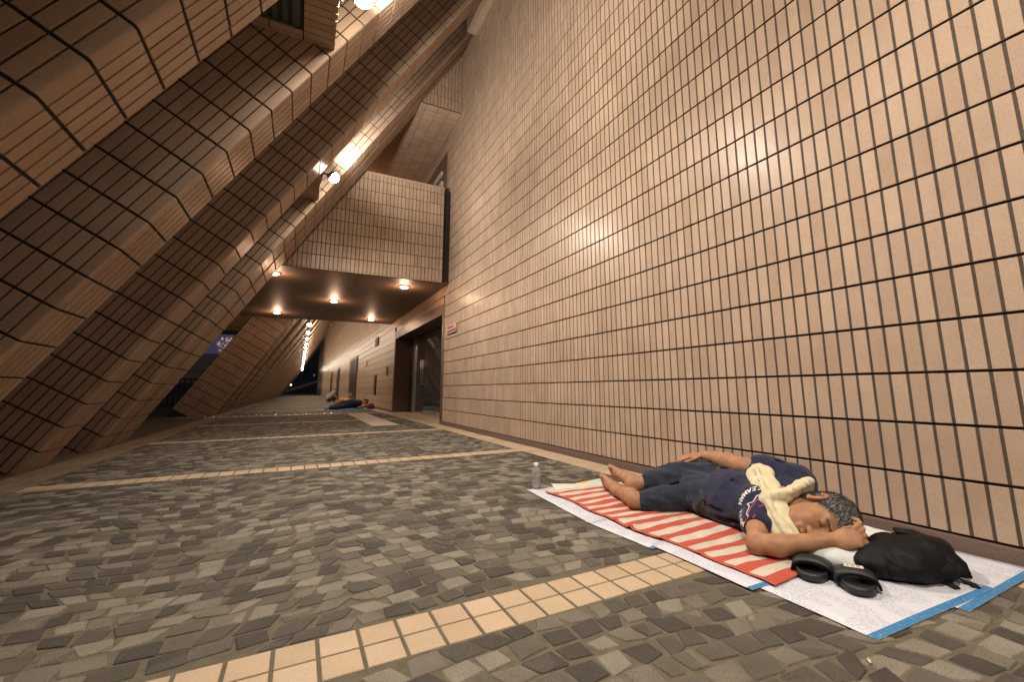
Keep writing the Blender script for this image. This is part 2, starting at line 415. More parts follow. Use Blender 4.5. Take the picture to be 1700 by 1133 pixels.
# plates and openings on the walls
def plate(n, label, cat, y0, y1, z0, z1, mt, th=.03):
    o = bevel(MB().box(WX-th, WX-.001, y0, y1, z0, z1).build(n, mt), .004); tag(o, label, cat); return o
M['sign_pink'] = mat('sign_plate_pink', (.50, .28, .27), .35)
M['sign_ink'] = mat('sign_ink', (.12, .03, .05), .5)
sp = plate('sign_plate', 'small pinkish sign plate beside the glass doorway', 'sign', 7.08, 7.62, 1.60, 1.745, M['sign_pink'])
mk = MB()
for r_, (zc, n_) in enumerate(((1.705, 8), (1.64, 11))):
    yy = 7.55
    for _ in range(n_):
        w = random.uniform(.024, .04); mk.box(WX-.0325, WX-.0301, yy-w, yy, zc-.018, zc+.016); yy -= w+.012
mk.build('sign_marks', M['sign_ink'], sp)
sp2 = plate('vent_grille', 'dark louvred vent high on the wall beyond the doorway', 'vent', 15.6, 16.2, 2.12, 2.42, M['dark_steel'])
for q in range(6): MB().box(WX-.045, WX-.031, 15.62, 16.18, 2.14+q*.045, 2.165+q*.045).build('slat', M['skirting'], sp2)
plate('wall_panel', 'narrow tall dark panel low on the wall beyond the doorway', 'panel', 15.65, 16.05, .45, 1.12, M['dark_steel'])
plate('switch_box', 'small dark box on the wall close to the doorway', 'box', 13.5, 13.75, 1.05, 1.3, M['granite_red'])
plate('far_sign', 'small purple sign on the wall past the vent', 'sign', 18.3, 18.9, 1.55, 1.75, M['sign_pink'])
for y0, y1, zt, lb in ((21.6, 24.6, 2.05, 'dark brown double door in the wall past the purple sign'), (31.5, 33.3, 1.95, 'dark narrow door further along the receding wall'), (38.6, 40.2, 1.95, 'farthest dark door of the receding wall')):
    e = empty('wall_door', (WX, (y0+y1)/2, 0)); tag(e, lb, 'door')
    for n_, bx, mt in (('frame', (WX-.03, WX-.002, y0-.12, y1+.12, -.02, zt+.14), M['granite_red']), ('door_leaf', (WX-.045, WX-.031, y0, (y0+y1)/2-.1, -.02, zt), M['dark_steel']), ('door_leaf', (WX-.045, WX-.031, (y0+y1)/2+.1, y1, -.02, zt), M['dark_steel'])):
        o = MB().box(*bx).build(n_, mt, e); o.matrix_parent_inverse = Matrix.Translation((-WX, -(y0+y1)/2, 0))

# ================================================================== SLANTED BUTTRESSES
AL = math.radians(58.785); DX0 = -1.876
Dv = Vector((math.cos(AL), 0, math.sin(AL))); Nv = Vector((-math.sin(AL), 0, math.cos(AL)))
SP, S0, NP = .2196, .170, .0677
FT = .408                # thickness along the passage
ND = .82                 # depth outward
FINS = []                # (y0, y1) for visibility tests
def fin_blocks(c, ymax):
    C0 = Vector((0, 0, CAMH)); v = c-C0
    for (a, b) in FINS:
        if a >= ymax: continue
        for t_y in (a, (a+b)/2, b):
            t = t_y/v.y if v.y > 1e-6 else 9
            if 0 < t < .985:
                P = C0+v*t-Vector((DX0, 0, 0)); n = P.dot(Nv)
                if 0 < n < ND: return True
    return False
def frame_pt(s, n, y): return Vector((DX0, y, 0))+Dv*s+Nv*n
def core_mesh(y0, y1, s0, s1, rec=.010, rad=.012):
    mb = MB(); pr = [(rec, y0+rec+rad), (rec+rad*.3, y0+rec+rad*.3), (rec+rad, y0+rec), (ND, y0+rec), (ND, y1), (rec, y1)]
    b = [frame_pt(s0, n, y) for n, y in pr]+[frame_pt(s1, n, y) for n, y in pr]
    k = len(pr); f = [tuple(range(k)), tuple(range(2*k-1, k-1, -1))]
    for i in range(k): f.append((i, i+k, (i+1) % k+k, (i+1) % k))
    mb.add(b, f); return mb
def corner_tile(s0, s1, y0, w1=NP, w2=NP, rad=.016):
    g_ = .0050; prof = [(w1-g_, 0)]
    for a in range(6):
        t = a/5*math.pi/2; prof.append((rad-rad*math.sin(t), rad-rad*math.cos(t)))
    prof.append((0, w2-g_))
    mb = MB(); v = []
    for s in (s0+.0070, s0+.0085, s1-.0085, s1-.0070):
        e = .0015 if s in (s0+.0070, s1-.0070) else 0
        for n, y in prof: v.append(frame_pt(s, n+e, y0+y+e))
    k = len(prof); f = []
    for r in range(3):
        for i in range(k-1): f.append((r*k+i, r*k+i+1, (r+1)*k+i+1, (r+1)*k+i))
    # ends and edges back to the core
    back = [(w1-g_, .012), (.012+.01, .012), (.012, w2-g_)]
    for s, r in ((s0+.0070, 0), (s1-.0070, 3)):
        b = len(v)
        for n, y in prof: v.append(frame_pt(s, n+.009, y0+y+.009))
        for i in range(k-1): f.append((r*k+i, r*k+i+1, b+i+1, b+i) if r else (r*k+i+1, r*k+i, b+i, b+i+1))
    for i in (0, k-1):
        b = len(v); n, y = prof[i]
        dn, dy = (0, .010) if i == 0 else (.010, 0)
        v += [frame_pt(s0+.0070, n+dn, y0+y+dy), frame_pt(s1-.0070, n+dn, y0+y+dy)]
        f.append((i, 3*k+i, b+1, b) if i else (3*k+i, i, b, b+1))
    mb.add(v, f); return mb
def buttress(y0, label, detail=2, group=None, th=FT, cap=300):
    s_end = (WX+.12-DX0)/math.cos(AL)+.3
    y1 = y0+th
    co = core_mesh(y0, y1, -.6, s_end).build('slanted_buttress', M['grout_dark'] if detail else M['tile_s'])
    tag(co, label, 'buttress', group)
    ms = range(-3, int(s_end/SP)+1)
    if detail:
        nn = int(round(th/NP))
        near, inner = [], []
        for k_ in ms:
            s0 = S0+SP*k_; s1 = s0+SP
            if s1 < -.25: continue
            for q in range(1, 12): near.append((s0+.0075, s1-.0075, q*NP+.0052, (q+1)*NP-.0052))
            for q in range(1, nn): inner.append((s0+.0075, s1-.0075, q*NP+.0052, (q+1)*NP-.0052))
        O = Vector((DX0, y0+.010, 0))
        vis = lambda c: not fin_blocks(c, y0)
        cc = cap if detail == 2 else 0
        tile_field(co, O, Dv, Nv, (0, -1, 0), near, .010, M['tile_o'], M['tile_s'], int(cc*.6), 90, vis, tilt=.004)
        O2 = Vector((DX0, y0, 0))+Nv*.010
        tile_field(co, O2, Dv, (0, 1, 0), -Nv, inner, .010, M['tile_o'], M['tile_s'], int(cc*.4), 90, vis, tilt=.004)
        fm = MB(); cnt = 0
        for k_ in ms:
            s0 = S0+SP*k_
            if s0+SP < -.25: continue
            c = frame_pt(s0+SP/2, 0, y0)
            if cc and px_size(c, Dv, (0, 1, 0), SP, NP) > 60 and vis(c+Vector((0, -.002, 0))-Nv*.002):
                corner_tile(s0, s0+SP, y0).build('corner_tile', M['tile_o'], co, False)
            else: fm.add(*(lambda q: (q.v, q.f))(corner_tile(s0, s0+SP, y0)))
        if fm.v:
            o = fm.build('corner_tile_field', M['tile_s'], co); o['kind'] = 'stuff'
    FINS.append((y0, y1)); FINS.sort()
    return co
PER = 3.02
NEARFIN = [(2.03, 'nearest slanted tiled buttress, cut off by the top left corner of the picture'),
           (3.345, 'second slanted buttress from the left, beside the first ceiling ledge with a grille'),
           (2.03+PER, 'third slanted buttress from the left, its foot on the floor at the left edge'),
           (3.345+PER, 'fourth slanted buttress from the left, just before the footbridge')]
for y, lb in NEARFIN: buttress(y, lb, 2)
buttress(6.88, 'broad plain end buttress right against the footbridge', 1, th=.55)
for p_ in (-2, -1):
    for y in (2.03, 3.345): buttress(y+PER*p_, 'slanted tiled buttress behind the viewpoint', 0, 'buttresses behind the viewpoint')
FARF = [13.8+3.03*q for q in range(19)]
ORD = ['third', 'fourth', 'fifth', 'sixth', 'seventh', 'eighth', 'ninth', 'tenth']
names = {0: 'first orange-lit slanted buttress beyond the footbridge opening', 1: 'second slanted buttress beyond the footbridge opening'}
for i_, w_ in enumerate(ORD): names[i_+2] = w_+' slanted buttress beyond the footbridge opening, counted along the receding row'
q = 0
for y in FARF:
    for dy in (0, 1.31):
        buttress(y+dy, names.get(q, 'slim slanted buttress in the long receding row beyond the footbridge'), 1 if q < 6 else 0, None if q in names else 'receding buttresses beyond the footbridge'); q += 1
# ------------------------------------------------- ledges, wall blocks and floodlights in the narrow bays
LZ = 3.21
M['grille'] = mat('grille_metal', (.10, .105, .11), .45, .5, .4)
hous = MB().lathe([(.001, .055), (.045, .055), (.066, .045), (.074, .02), (.072, .012), (.064, .012)], n=16).mesh('housing')
hous.materials.append(M['black_metal'])
lens = MB().lathe([(.065, .014), (.069, -.01), (.060, -.04), (.036, -.064), (.001, -.072)], n=16).mesh('lens'); lens.materials.append(M['lens'])
brk = MB().tube([(0, 0, .05), (-.06, 0, .12), (-.16, 0, .05)], .012, 8).mesh('bracket'); brk.materials.append(M['black_metal'])
def bay(y0, y1, label_l, label_f, detail, group=None, light=True, gl=None, blab=None, power=1.):
    xo = -.95; xi = .06
    lm = MB().box(xo, xi-.012, y0+.002, y1-.002, LZ+.010, LZ+.34)
    lg = lm.build('bay_ledge', M['grout_dark'] if detail else M['tile_s']); tag(lg, label_l, 'ledge', group)
    if detail:
        r = []; x = xi-.0045
        k_ = 0
        while x > xo:
            a = max(x-.2055, xo); yy = y0+.004
            while yy < y1-.02:
                b = min(yy+.0605, y1-.004)
                if not (x < xi-.18 and x > xo+.05 and .20 < (yy+b)/2-y0 < (y1-y0)-.14): r.append((a, x, yy, b))
                yy += .0665
            x -= .2135
        tile_field(lg, (0, 0, LZ+.010), (1, 0, 0), (0, 1, 0), (0, 0, -1), r, .010, M['tile_o'], M['tile_s'], 60, 90)
        r = []; yy = y0+.004
        while yy < y1-.02:
            b = min(yy+.0605, y1-.004); r.append((yy, b, LZ+.004, LZ+.17)); r.append((yy, b, LZ+.178, LZ+.337)); yy += .0665
        tile_field(lg, (xi-.012, 0, 0), (0, 1, 0), (0, 0, 1), (1, 0, 0), r, .010, M['tile_o'], M['tile_s'], 0, 90)
        gb = MB().box(xo+.08, xi-.25, y0+.22, y1-.15, LZ-.002, LZ+.009).build('grille_back', M['dark_room'], lg)
        fr = MB()
        for bx in ((xo+.06, xi-.235, y0+.20, y0+.225), (xo+.06, xi-.235, y1-.155, y1-.13), (xo+.06, xo+.085, y0+.2, y1-.13), (xi-.26, xi-.235, y0+.2, y1-.13)):
            MB().box(*bx, LZ-.018, LZ+.008).build('grille_frame', M['grille'], lg)
        x = xo+.11
        while x < xi-.27:
            MB().box(x, x+.03, y0+.226, y1-.156, LZ-.014, LZ+.006).build('grille_bar', M['grille'], lg); x += .062
    # block against the wall high up
    bl = MB().box(2.12, WX-.002, y0+.002, y1-.002, 6.72, 7.3).build('wall_block', M['tile_s'])
    tag(bl, blab or 'small tile block high on the wall in the receding row', 'block', None if blab else 'wall top blocks of the receding row')
    yc = y0+.50
    e = empty('floodlight', (.205, yc, LZ+.185)); tag(e, label_f, 'floodlight', gl)
    for n_, me in (('housing', hous), ('lens', lens), ('bracket', brk)):
        o = bpy.data.objects.new(n_, me); COL.objects.link(o); o.parent = e
        if n_ == 'housing': me.polygons.foreach_set('use_smooth', [True]*len(me.polygons))
    e.rotation_euler = (0, math.radians(-53), 0)
    if light:
        ld = bpy.data.lights.new('floodlight_lamp', 'SPOT'); ld.energy = LAMP_W*power; ld.spot_size = math.radians(158); ld.spot_blend = 1.0; ld.color = LAMP_COL if power == 1. else (1., .78, .56); ld.shadow_soft_size = .08
        lo = bpy.data.objects.new('floodlight_lamp', ld); COL.objects.link(lo); lo.location = (.116, yc, LZ+.085)
        lo.rotation_euler = Vector((.55, 0, -1)).to_track_quat('-Z', 'Y').to_euler()
        ld = bpy.data.lights.new('uplight_lamp', 'SPOT'); ld.energy = LAMP_W*.46*power; ld.color = LAMP_COL if power == 1. else (1., .78, .56); ld.shadow_soft_size = .06; ld.spot_size = math.radians(165); ld.spot_blend = .6
        lo = bpy.data.objects.new('uplight_lamp', ld); COL.objects.link(lo); lo.location = (.335, yc, LZ+.37)
        lo.rotation_euler = Vector((.75, 0, 1)).to_track_quat('-Z', 'Y').to_euler()
for p_ in (-2, -1, 0, 1):
    a = 2.03+FT+PER*p_; b = 3.345+PER*p_
    if p_ == 0: l1, l2 = 'tile-clad ledge with a barred grille between the first two buttresses', 'glaring floodlight at the top edge of the picture above the nearest ledge'
    elif p_ == 1: l1, l2 = 'tile-clad ledge seen small between the third and fourth buttresses', 'glaring floodlight just left of the footbridge'
    else: l1, l2 = 'tile-clad ledge between buttresses behind the viewpoint', 'floodlight behind the viewpoint'
    bay(a, b, l1, l2, p_ >= 0, 'ledges behind the viewpoint' if p_ < 0 else None, True, 'floodlights behind the viewpoint' if p_ < 0 else None, {0: 'tile block at the wall top above the first pair of buttresses', 1: 'pale lit tile block where the fourth buttress meets the wall top', -1: 'tile block at the wall top behind the viewpoint', -2: 'farther tile block at the wall top behind the viewpoint'}[p_])
for q, y in enumerate(FARF):
    bay(y+FT, y+1.31, 'small tile-clad ledge in the receding row of buttresses', 'small bright floodlight in the receding row beyond the footbridge', False, 'ledges beyond the footbridge', q < 14, 'floodlights beyond the footbridge', None, .5)

# ================================================================== FOOTBRIDGE
BY0, BY1, BZ0, BZ1, BX0, BX1 = 7.6, 13.35, 2.55, 4.38, -1.46, 2.165
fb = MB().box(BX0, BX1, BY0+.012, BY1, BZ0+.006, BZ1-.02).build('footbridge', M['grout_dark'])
tag(fb, 'tile-clad footbridge crossing the passage above the glass doorway', 'footbridge')
r = []; z = BZ0+.03
while z < BZ1-.01:
    zt = min(z+.2015, BZ1-.004); x = BX1-.003
    while x > -.62: r.append((x-.0565, x, z, zt)); x -= .0648
    z += .21
tile_field(fb, (0, BY0+.012, 0), (1, 0, 0), (0, 0, 1), (0, -1, 0), r, .012, M['tile_o'], M['tile_s'], 300, 60)
r = []; x = BX1-.003
while x > -.62: r.append((x-.0565, x, BZ0+.001, BZ0+.026)); x -= .0648
tile_field(fb, (0, BY0+.012, 0), (1, 0, 0), (0, 0, 1), (0, -1, 0), r, .012, M['tile_o'], M['tile_s'], 0, 60)
MB().box(BX0, WX-.003, BY0+.02, BY1-.01, BZ0-.004, BZ0+.004).build('soffit', M['soffit'], fb)
MB().box(BX1+.004, WX-.004, BY0+.05, BY0+.25, BZ0+.006, BZ1-.02).build('end_post', M['dark_steel'], fb)
MB().box(BX0, BX1, BY0-.003, BY1, BZ1-.018, BZ1+.02).build('coping', M['tile_s'], fb)
dl_h = MB().lathe([(.075, .03), (.095, .03), (.1, 0), (.095, -.018), (.075, -.02), (.072, .0)], n=20).mesh('ring'); dl_h.materials.append(M['steel'])
dl_l = MB().lathe([(.074, -.016), (.060, -.032), (.035, -.040), (.001, -.043)], n=20).mesh('diffuser'); dl_l.materials.append(M['lens2'])
for i, (x, y, lb) in enumerate(((1.61, 8.18, 'nearest to the wall'), (.54, 10.22, 'in the middle'), (-.61, 12.37, 'farthest to the left'), (1.62, 12.56, 'far one close to the wall'), (-.49, 8.13, 'half hidden by the end buttress'))):
    e = empty('downlight', (x, y, BZ0-.006)); tag(e, 'round glowing downlight under the footbridge, '+lb, 'downlight')
    for n_, me in (('ring', dl_h), ('diffuser', dl_l)): o = bpy.data.objects.new(n_, me); COL.objects.link(o); o.parent = e
    ld = bpy.data.lights.new('downlight_lamp', 'POINT'); ld.energy = SOFFIT_W; ld.color = SOFFIT_COL; ld.shadow_soft_size = .06
    lo = bpy.data.objects.new('downlight_lamp', ld); COL.objects.link(lo); lo.location = (x, y, BZ0-.14)
# upper storey above the bridge
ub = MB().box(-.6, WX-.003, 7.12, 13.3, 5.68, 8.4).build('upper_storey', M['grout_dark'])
tag(ub, 'dim upper storey spanning the passage above the footbridge', 'building')
r = []; z = 5.70
while z < 8.3:
    x = WX-.006
    while x > .4: r.append((x-.0565, x, z, z+.2015)); x -= .0648
    z += .21
tile_field(ub, (0, 7.12, 0), (1, 0, 0), (0, 0, 1), (0, -1, 0), r, .010, M['tile_o'], M['tile_s'], 0, 60)
r = []; x = WX-.006
while x > -.2:
    y = 7.12
    while y < 13.2: r.append((x-.2015, x, y, y+.0565)); y += .0648
    x -= .21
tile_field(ub, (0, 0, 5.68), (1, 0, 0), (0, 1, 0), (0, 0, -1), r, .010, M['tile_o'], M['tile_s'], 0, 60)
pi = MB().box(.9, 1.35, 12.2, 13.0, BZ1, 5.66).build('pillar', M['tile_s'], ub)
up = empty('upper_entrance', (WX, 9, BZ1)); tag(up, 'reddish entrance with pale sign boxes above the footbridge', 'entrance')
for n_, bx, mt in (('panel', (WX-.012, WX-.004, 7.95, 10.4, BZ1+.03, 5.35), M['granite_red']), ('sign_box', (WX-.05, WX-.013, 8.15, 8.75, 4.62, 4.80), None), ('sign_box', (WX-.05, WX-.013, 8.2, 8.8, 4.95, 5.03), None)):
    o = MB().box(*bx).build(n_, mt or mat('sign_box_white', (.55, .5, .44), .4), up); o.matrix_parent_inverse = Matrix.Translation((-WX, -9, -BZ1))
M['upl'] = M['lens2']
ld = bpy.data.lights.new('upper_lamp', 'POINT'); ld.energy = 14; ld.color = SOFFIT_COL; ld.shadow_soft_size = .06
lo = bpy.data.objects.new('upper_lamp', ld); COL.objects.link(lo); lo.location = (.75, 11.0, 5.2)
e = empty('bridge_lamp', (.75, 11.0, 5.67)); tag(e, 'small hanging lamp over the footbridge deck', 'lamp')
for n_, me in (('ring', dl_h), ('diffuser', dl_l)): o = bpy.data.objects.new(n_, me); COL.objects.link(o); o.parent = e
MB().tube([(0, 0, -.05), (0, 0, -.3)], .012, 8).build('stem', M['black_metal'], e)

# ---------------- floor fittings under the bridge
ts = MB(); x = 1.19
st_b = MB().box(1.17, 1.63, 8.2, 12.55, -.004, .004).build('tactile_strip', noisy('tactile_paving', (.42, .33, .27), (.52, .42, .35), 25, .5))
tag(st_b, 'pale studded tactile strip on the floor in front of the doorway', 'tactile paving')
for i in range(12):
    for j in range(108): ts.lathe([(.014, .003), (.011, .0075), (.0005, .008)], (1.19+i*.038, 8.22+j*.04, 0), 6)
o = ts.build('stud_field', noisy('tactile_stud', (.50, .40, .33), (.6, .5, .42), 25, .4), st_b); o['kind'] = 'stuff'
dr = MB().box(-2.5, 1.05, 13.0, 13.09, -.004, .0035).build('drain_channel', M['steel']); tag(dr, 'thin shiny metal drain line across the floor past the footbridge', 'drain')
M['drain'] = mat('polished_steel', (.7, .66, .6), .12, .5, 1.)
for i in range(24): MB().tube([(-2.44+i*.145, 13.045, .004), (-2.33+i*.145, 13.045, .004)], .018, 10).build('drain_bar', M['drain'], dr, True)

# ================================================================== IMPLICIT-SURFACE MODELLER (bodies, cloth)
def V3(*a): return np.array(a, float)
class SDF:
    def __init__(s, lo, hi, h):
        s.lo = np.array(lo, float); s.h = h; s.n = np.ceil((np.array(hi)-s.lo)/h).astype(int)+1
        s.F = np.full(s.n, .5, np.float32); s.rs = 1.
    def region(s, lo, hi):
        a = np.clip(np.floor((np.array(lo)-s.lo)/s.h).astype(int), 0, s.n-1); b = np.clip(np.ceil((np.array(hi)-s.lo)/s.h).astype(int)+1, 1, s.n)
        sl = tuple(slice(x, y) for x, y in zip(a, b))
        ax = [s.lo[i]+s.h*np.arange(a[i], b[i]) for i in range(3)]
        P = np.stack(np.meshgrid(*ax, indexing='ij'), -1)
        return sl, P
    def put(s, fn, lo, hi, k=.01, op='u', pad=.05):
        lo = np.minimum(lo, hi)-pad; hi = np.maximum(lo+pad, hi)+pad
        sl, P = s.region(lo, hi)
        if P.size == 0: return
        d = fn(P); F = s.F[sl]
        if op == 'u':
            hh = np.clip(.5+.5*(F-d)/k, 0, 1); s.F[sl] = F*(1-hh)+d*hh-k*hh*(1-hh)
        else:
            hh = np.clip(.5-.5*(F+d)/k, 0, 1); s.F[sl] = F*(1-hh)-d*hh+k*hh*(1-hh)
    def cone(s, a, b, r1, r2, k=.012, op='u', flat=None):
        r1 *= s.rs; r2 *= s.rs; a = np.array(a, float); b = np.array(b, float); R = max(r1, r2)
        def fn(P):
            ba = b-a; t = np.clip(((P-a)@ba)/(ba@ba+1e-12), 0, 1); q = P-a-t[..., None]*ba
            if flat is not None:
                ax = np.array(flat[0], float); ax /= np.linalg.norm(ax); c = q@ax; q = q+(c*(1/flat[1]-1))[..., None]*ax
            return np.linalg.norm(q, axis=-1)-(r1+(r2-r1)*t)
        s.put(fn, np.minimum(a, b)-R, np.maximum(a, b)+R, k, op)
    def chain(s, pts, rs, k=.012, flat=None):
        for i in range(len(pts)-1): s.cone(pts[i], pts[i+1], rs[i], rs[i+1], k, 'u', flat)
    def ell(s, c, r, B=None, k=.012, op='u'):
        c = np.array(c, float); r = np.array(r, float)*s.rs; B = np.eye(3) if B is None else np.array(B)   # rows of B: axes
        def fn(P):
            q = (P-c)@B.T; k0 = np.linalg.norm(q/r, axis=-1); k1 = np.linalg.norm(q/r**2, axis=-1)+1e-9; return k0*(k0-1)/k1
        R = r.max(); s.put(fn, c-R, c+R, k, op)
    def grid(s): return s.region(s.lo, s.lo+s.h*s.n)[1]
    def clip_below(s, z):
        zz = s.lo[2]+s.h*np.arange(s.n[2]); s.F = np.maximum(s.F, (z-zz)[None, None, :].astype(np.float32))
    def waves(s, amp, f=(30, 22, 35), seed=0):
        P = s.grid(); r = np.random.default_rng(seed); w = np.zeros(P.shape[:3])
        for i in range(5):
            d = r.normal(size=3)*np.array(f)*(.6+.5*i); w += np.sin(P@d+r.uniform(0, 6)+1.6*np.sin(P@(d[[1, 2, 0]]*.5)+i))/(1+.6*i)
        s.F += (amp*w/2).astype(np.float32)
    def mesh(s, name):
        F = s.F; ins = F < 0; nx, ny, nz = F.shape
        acc = np.zeros((nx-1, ny-1, nz-1), np.int8)
        for i in (0, 1):
            for j in (0, 1):
                for k in (0, 1): acc += ins[i:nx-1+i, j:ny-1+j, k:nz-1+k]
        act = (acc > 0) & (acc < 8); idx = np.argwhere(act); n = len(idx)
        vid = np.full(act.shape, -1, np.int32); vid[act] = np.arange(n)
        sm = np.zeros((n, 3)); cnt = np.zeros(n)
        cor = [(i, j, k) for i in (0, 1) for j in (0, 1) for k in (0, 1)]
        for c in cor:
            for ax in range(3):
                if c[ax]: continue
                e = list(c); e[ax] = 1
                A = F[tuple((idx+c).T)]; B = F[tuple((idx+e).T)]; x = (A < 0) != (B < 0)
                t = np.where(x, A/(A-B+1e-12), 0); p = np.array(c, float)[None].repeat(n, 0); p[:, ax] += t
                sm += p*x[:, None]; cnt += x
        V = s.lo+s.h*(idx+sm/np.maximum(cnt, 1)[:, None])
        faces = []
        for ax in range(3):
            o1, o2 = (ax+1) % 3, (ax+2) % 3
            sl0 = [slice(None)]*3; sl1 = [slice(None)]*3; sl0[ax] = slice(0, -1); sl1[ax] = slice(1, None)
            A = ins[tuple(sl0)]; B = ins[tuple(sl1)]; ed = np.argwhere(A != B)
            ok = (ed[:, o1] > 0) & (ed[:, o2] > 0) & (ed[:, o1] < F.shape[o1]-1) & (ed[:, o2] < F.shape[o2]-1); ed = ed[ok]
            if not len(ed): continue
            up = A[tuple(ed.T)]
            q = []
            for d1, d2 in ((-1, -1), (0, -1), (0, 0), (-1, 0)):
                c = ed.copy(); c[:, o1] += d1; c[:, o2] += d2; q.append(vid[tuple(c.T)])
            q = np.stack(q, 1); q[~up] = q[~up][:, ::-1]; faces.append(q)
        Fa = np.concatenate(faces); Fa = Fa[(Fa >= 0).all(1)]
        # light relaxation
        for _ in range(2):
            S_ = np.zeros_like(V); C_ = np.zeros(len(V))
            for i in range(4):
                a, b = Fa[:, i], Fa[:, (i+1) % 4]; np.add.at(S_, a, V[b]); np.add.at(C_, a, 1); np.add.at(S_, b, V[a]); np.add.at(C_, b, 1)
            V = V*.5+.5*S_/np.maximum(C_, 1)[:, None]
        me = fast_mesh(name, V, Fa); me.polygons.foreach_set('use_smooth', [True]*len(Fa)); return me

# ---------------- materials for the things on the floor
def cloth(name, ca, cb, scale=25., rough=.9, weave=900.):
    m = mat(name, ca, rough, .2); p = pos(m)
    n1 = N(m, 'ShaderNodeTexNoise', Scale=scale, Detail=3.); LK(m, p, n1.inputs['Vector'])
    c = ramp(m, [(.3, ca), (.7, cb)]); LK(m, n1.outputs['Fac'], c.inputs[0]); LK(m, c.outputs[0], bsdf(m).inputs['Base Color'])
    n2 = N(m, 'ShaderNodeTexNoise', Scale=weave, Detail=1.); LK(m, p, n2.inputs['Vector']); bump(m, n2.outputs['Fac'], .25, .001)
    bsdf(m).inputs['Sheen Weight'].default_value = .15
    return m
M['navy'] = cloth('navy_cotton', (.012, .014, .034), (.02, .022, .05))
M['shorts'] = cloth('slate_blue_cotton', (.014, .019, .030), (.023, .030, .045))
M['cream'] = cloth('cream_towelling', (.50, .43, .27), (.62, .54, .36), 40., .95, 600.)
M['white_cloth'] = cloth('white_cloth', (.52, .52, .50), (.62, .62, .60), 12.)
M['bag'] = cloth('black_nylon', (.004, .004, .0045), (.008, .0075, .0075), 20., .65); bsdf(M['bag']).inputs['Sheen Weight'].default_value = 0
m = mat('skin', (.40, .20, .10), .56, .28, Subsurface_Weight=.12, Subsurface_Scale=.01)
bsdf(m).inputs['Subsurface Radius'].default_value = (1, .4, .2)
p = pos(m); n1 = N(m, 'ShaderNodeTexNoise', Scale=26., Detail=5.); LK(m, p, n1.inputs['Vector'])
c = ramp(m, [(.3, (.27, .128, .066)), (.55, (.35, .178, .095)), (.75, (.40, .215, .12))]); LK(m, n1.outputs['Fac'], c.inputs[0]); LK(m, c.outputs[0], bsdf(m).inputs['Base Color'])
n2 = N(m, 'ShaderNodeTexNoise', Scale=260., Detail=2.); LK(m, p, n2.inputs['Vector']); bump(m, n2.outputs['Fac'], .2, .001)
M['skin'] = m
m = mat('grey_hair', (.05, .045, .04), .5, .3); r = N(m, 'ShaderNodeNewGeometry').outputs['Random Per Island']
c = ramp(m, [(0, (.02, .018, .016)), (.4, (.05, .046, .042)), (.65, (.14, .13, .12)), (1, (.40, .38, .36))]); LK(m, r, c.inputs[0]); LK(m, c.outputs[0], bsdf(m).inputs['Base Color']); M['hair'] = m
M['hair_base'] = mat('hair_base', (.035, .032, .029), .7)
M['rubber'] = mat('black_rubber', (.012, .012, .012), .55)
M['nail'] = mat('nail', (.5, .32, .22), .35)

# ================================================================== SLEEPING MAN
man = empty('person', (1.85, 1.55, 0)); tag(man, 'person in navy shirt and knee-length shorts asleep on their side on the striped mat', 'person')
MI = Matrix.Translation((-1.85, -1.55, 0))
def part(n, me, mt, parent=man, smooth=True):
    o = obj(n, me, mt, parent, smooth)
    if parent is man: o.matrix_parent_inverse = MI
    return o
Hc = V3(1.842, 1.066, .116)
hu = V3(.516, -.853, .06); hu /= np.linalg.norm(hu)
hf = V3(-.82, -.48, -.31); hf -= hu*(hf@hu); hf /= np.linalg.norm(hf)
hr = np.cross(hf, hu); HB = np.stack([hr, hf, hu])
HS = 1.06
def H(r, f, u): return Hc+(hr*r+hf*f+hu*u)*HS
LO, HI = (1.42, .76, 0.), (2.2, 2.52, .42)
B = SDF(LO, HI, .0036)
# trunk under the clothes
Lsh, Rsh = V3(1.79, 1.29, .105), V3(2.0, 1.275, .175)
B.chain([Lsh, (1.82, 1.57, .09), (1.84, 1.68, .095)], [.085, .075, .085], .05)
B.chain([Rsh, (1.955, 1.57, .13), (1.955, 1.69, .14)], [.085, .075, .085], .05)
# neck and head
B.cone((1.885, 1.235, .15), H(0, -.022, -.055), .062, .055, .03)
B.rs = HS
B.ell(H(0, -.014, .034), (.075, .096, .085), HB, .02)
B.ell(H(0, .022, -.03), (.062, .066, .08), HB, .03)
B.ell(H(0, .034, -.083), (.045, .044, .034), HB, .025)
B.ell(H(0, .062, -.098), (.019, .017, .016), HB, .015)
for sd in (1, -1):
    B.ell(H(.036*sd, .058, -.026), (.028, .026, .030), HB, .02)          # cheek
    B.cone(H(.012*sd, .084, .022), H(.048*sd, .070, .024), .011, .009, .012)  # brow
    B.ell(H(.032*sd, .088, .004), (.017, .014, .011), HB, .010, 's')       # socket
    B.ell(H(.032*sd, .073, .003), (.0150, .0125, .0115), HB, .004)          # closed lid
    B.cone(H(.019*sd, .0885, -.0035), H(.045*sd, .081, -.0035), .0022, .0018, .002, 's')  # lid seam
    B.ell(H(.0125*sd, .094, -.040), (.0095, .012, .009), HB, .006)          # nostril wing
    # ear: rim, lobe, hollow
    for t in range(7):
        a0, a1 = math.pi*(.15+t*.2), math.pi*(.15+(t+1)*.2)
        e0 = H((.078+.006)*sd, -.012+.016*math.cos(a0)*-1, .004+.030*math.sin(a0)*1); e1 = H((.078+.006)*sd, -.012+.016*math.cos(a1)*-1, .004+.030*math.sin(a1))
        B.cone(e0, e1, .0058, .0058, .004)
    B.ell(H(.075*sd, -.010, 0), (.008, .014, .026), HB, .005)
    B.ell(H(.082*sd, -.004, -.026), (.006, .008, .011), HB, .006)
